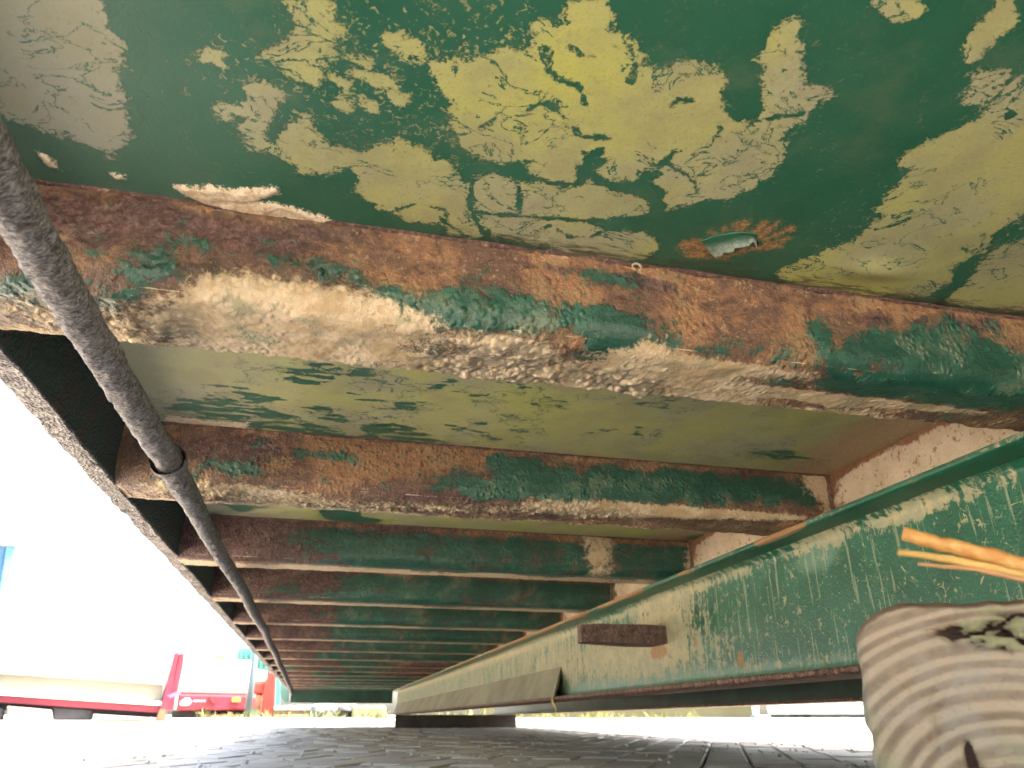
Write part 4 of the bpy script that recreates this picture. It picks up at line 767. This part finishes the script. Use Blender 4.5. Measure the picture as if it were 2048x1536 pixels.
# orange-red frame container
t, g_ = yard('red_frame_container', 'orange red framed container with a cream panel behind the pole', 'container', 530, 16)
pp('frame_post', [(536, 1342), (552, 1345), (549, 1438), (520, 1440), (525, 1390)], 16, .6, M_REDO, t, g_, .03); pp('panel', [(508, 1338), (534, 1342), (531, 1364), (505, 1362)], 16.1, 1.5, M_CREAM, t, g_, .02)
pp('cross_bar', [(505, 1364), (532, 1366), (526, 1388), (503, 1386)], 16.05, 1.4, M_REDO, t, g_, .02); pp('lower_panel', [(512, 1388), (524, 1390), (521, 1425), (508, 1424)], 16.1, 1.3, simple('brown_panel', (.30, .14, .08)), t, g_)
pp('end_plate', [(550, 1412), (565, 1414), (566, 1438), (544, 1438)], 15.9, .5, M_RUSTY, t, g_)
# teal container far behind, tree, blue container
t, g_ = yard('teal_container', 'pale teal container peeking over the cream hopper', 'container', 495, 28); pp('wall', [(476, 1297), (560, 1292), (560, 1432), (467, 1432)], 28, 6, simple('teal_paint', (.03, .14, .10), .5, .1, 1), t, g_, .02)
for k_ in range(8): pp('wall_rib', [(480 + k_ * 10, 1303), (484 + k_ * 10, 1303), (484 + k_ * 10, 1420), (480 + k_ * 10, 1420)], 27.92, .09, simple('teal_rib', (.03, .14, .10), .5, .1, 1) if k_ == 0 else bpy.data.materials['teal_rib'], t, g_)
t, g_ = yard('blue_container', 'blue container corner with grey cap at the left edge', 'container', -150, 11.5)
pp('wall', [(-420, 1085), (12, 1085), (-24, 1408), (-420, 1424)], 11.5, 2.3, M_BLUE, t, g_, .01); pp('corner_post', [(14, 1082), (33, 1086), (-24, 1424), (-40, 1424)], 11.42, .3, M_BLUE, t, g_, .015)
pp('corner_cap', [(-20, 1075), (28, 1072), (39, 1080), (38, 1092), (-20, 1086)], 11.36, .4, simple('grey_cap', (.30, .25, .23), .7, .25, 8), t, g_, .015); pp('bracket', [(-6, 1232), (5, 1232), (6, 1248), (-6, 1250)], 11.3, .1, simple('grey_bracket', (.12, .1, .1), .7, .25, 8), t, g_); 
for k_ in range(5): pp('wall_rib', [(-110 + k_ * 22, 1100), (-100 + k_ * 22, 1100), (-128 + k_ * 20, 1400), (-138 + k_ * 20, 1400)], 11.44, .07, M_BLUE, t, g_)
for k_, sx in enumerate((-300, -60)): pp('foot', [(sx, 1420), (sx + 40, 1420), (sx + 38, 1446), (sx + 2, 1446)], 11.5, .3, M_DARK, t, g_)
tp0 = at(432, 1430, 70); tp0.z = 0
tree = thing('tree', 'distant yellow green tree crown above the cream hopper', 'tree', tp0)
tube('trunk', [(0, 0, 0), (.1, 0, 1.8), (0, .1, 3.6)], [.3, .2, .1], simple('bark', (.12, .09, .06)), tree, 8)
bm = bmesh.new()
for cl in range(40):
    c_ = Vector((random.gauss(0, .75), random.gauss(0, .7), 4.3 + random.gauss(0, .55)))
    for i in range(45):
        p = c_ + Vector((random.gauss(0, .22), random.gauss(0, .22), random.gauss(0, .16))); u = Vector((random.gauss(0, 1), random.gauss(0, 1), random.gauss(0, 1))).normalized() * .07; v_ = u.orthogonal().normalized() * .045
        bm.faces.new([bm.verts.new(x) for x in (p - u, p + v_, p + u, p - v_)])
link('crown', bm_mesh('crown', bm), simple('yellow_green_leaves', (.17, .17, .03), .6, .4, 2, 0), tree)

# things lying beyond the far end of the container
t, g_ = yard('plank_stack', 'pale planks lying flat beyond the far end of the container', 'planks', 590, 11.5)
for k_, (y0_, y1_, m_, x0_, x1_) in enumerate([(1412, 1420, M_CREAM, 548, 640), (1421, 1429, M_BLOCKW, 546, 626), (1430, 1440, simple('rusty_plank', (.2, .09, .045), .8, .3, 4), 546, 634)]): pp('plank', [(x0_, y0_), (x1_, y0_ - 1), (x1_, y1_), (x0_, y1_)], 11.5 + .05 * (k_ % 2), .45, m_, t, g_, .01)
def lump(name, label, cat, px, D, w_, h_, mat, grp=None):
    g_ = at(px, 1430, D); g_.z = .03; bm = bmesh.new(); bmesh.ops.create_icosphere(bm, subdivisions=4, radius=1)
    P = np.array([v.co[:] for v in bm.verts]); nn = fbm(P * 1.3 + px, 3)
    for v, q_ in zip(bm.verts, nn): v.co *= 1 + .35 * q_; v.co.x *= w_ / 2; v.co.y *= w_ / 2.4; v.co.z = max(v.co.z, -.85) * h_ / 1.85 + h_ * .46
    ob = link(name, bm_mesh(name, bm, smooth=True), mat); ob.location = g_; tag(ob, label, cat, grp); return ob
lump('rubble_lump', 'grey rounded lump of rubble beside the pale planks', 'rubble', 645, 11.2, .36, .24, simple('grey_lump', (.10, .10, .10), .9, .3, 10, .006, 30))
lump('rubble_lump', 'dark lump of rubble between the grey lump and the yellow block', 'rubble', 682, 11.4, .42, .26, simple('dark_lump', (.05, .048, .05), .9, .3, 10, .006, 30))
t, g_ = yard('yellow_block', 'pale yellow block standing on the kerb beyond the container', 'block', 738, 11); pp('block', [(704, 1411), (772, 1411), (773, 1440), (703, 1440)], 11, .5, simple('pale_yellow', (.19, .165, .075), .8, .1, 3), t, g_, .03)
# right-hand side beyond the container
t, g_ = yard('low_wall', 'low sand coloured wall seen through the gap under the beam', 'wall', 1280, 16); pp('wall', [(960, 1395), (1512, 1395), (1512, 1442), (960, 1442)], 16, .4, simple('sand_render', (.15, .125, .06), .9, .12, 1.5, .003, 20), t, g_, .02); pp('coping', [(955, 1388), (1516, 1388), (1516, 1396), (955, 1396)], 15.94, .52, M_CREAM, t, g_, .01)
t, g_ = yard('marker_post', 'short white post right of the sand coloured wall', 'post', 1514, 13); o_ = at(1514, 1445, 13) - g_; tube('shaft', [Vector((o_.x, o_.y, 0)), Vector((o_.x, o_.y, .3)), Vector((o_.x, o_.y, .62))], .05, M_WHITE, t, 12); tube('base', [Vector((o_.x, o_.y, 0)), Vector((o_.x, o_.y, .08)), Vector((o_.x, o_.y, .1))], [.085, .085, .06], M_GREY, t, 12)
t, g_ = yard('white_trailer', 'low white trailer side to the right, under the beam', 'trailer', 1800, 15); pp('body', [(1530, 1380), (2300, 1370), (2300, 1428), (1536, 1429)], 15, 2.2, simple('white_paint', (.75, .75, .73), .5, .05, 1), t, g_, .02); pp('skirt', [(1540, 1430), (2300, 1429), (2300, 1436), (1542, 1436)], 15.1, 1.8, M_GREY, t, g_)
for k_ in range(3): pp('wheel', [(1600 + k_ * 260 + 22 * math.cos(a), 1432 + 11 * math.sin(a)) for a in np.linspace(0, 2 * math.pi, 16, endpoint=False)], 15.05, .3, M_DARK, t, g_)
for o in bpy.data.objects:
    if 'plane' in o: del o['plane']
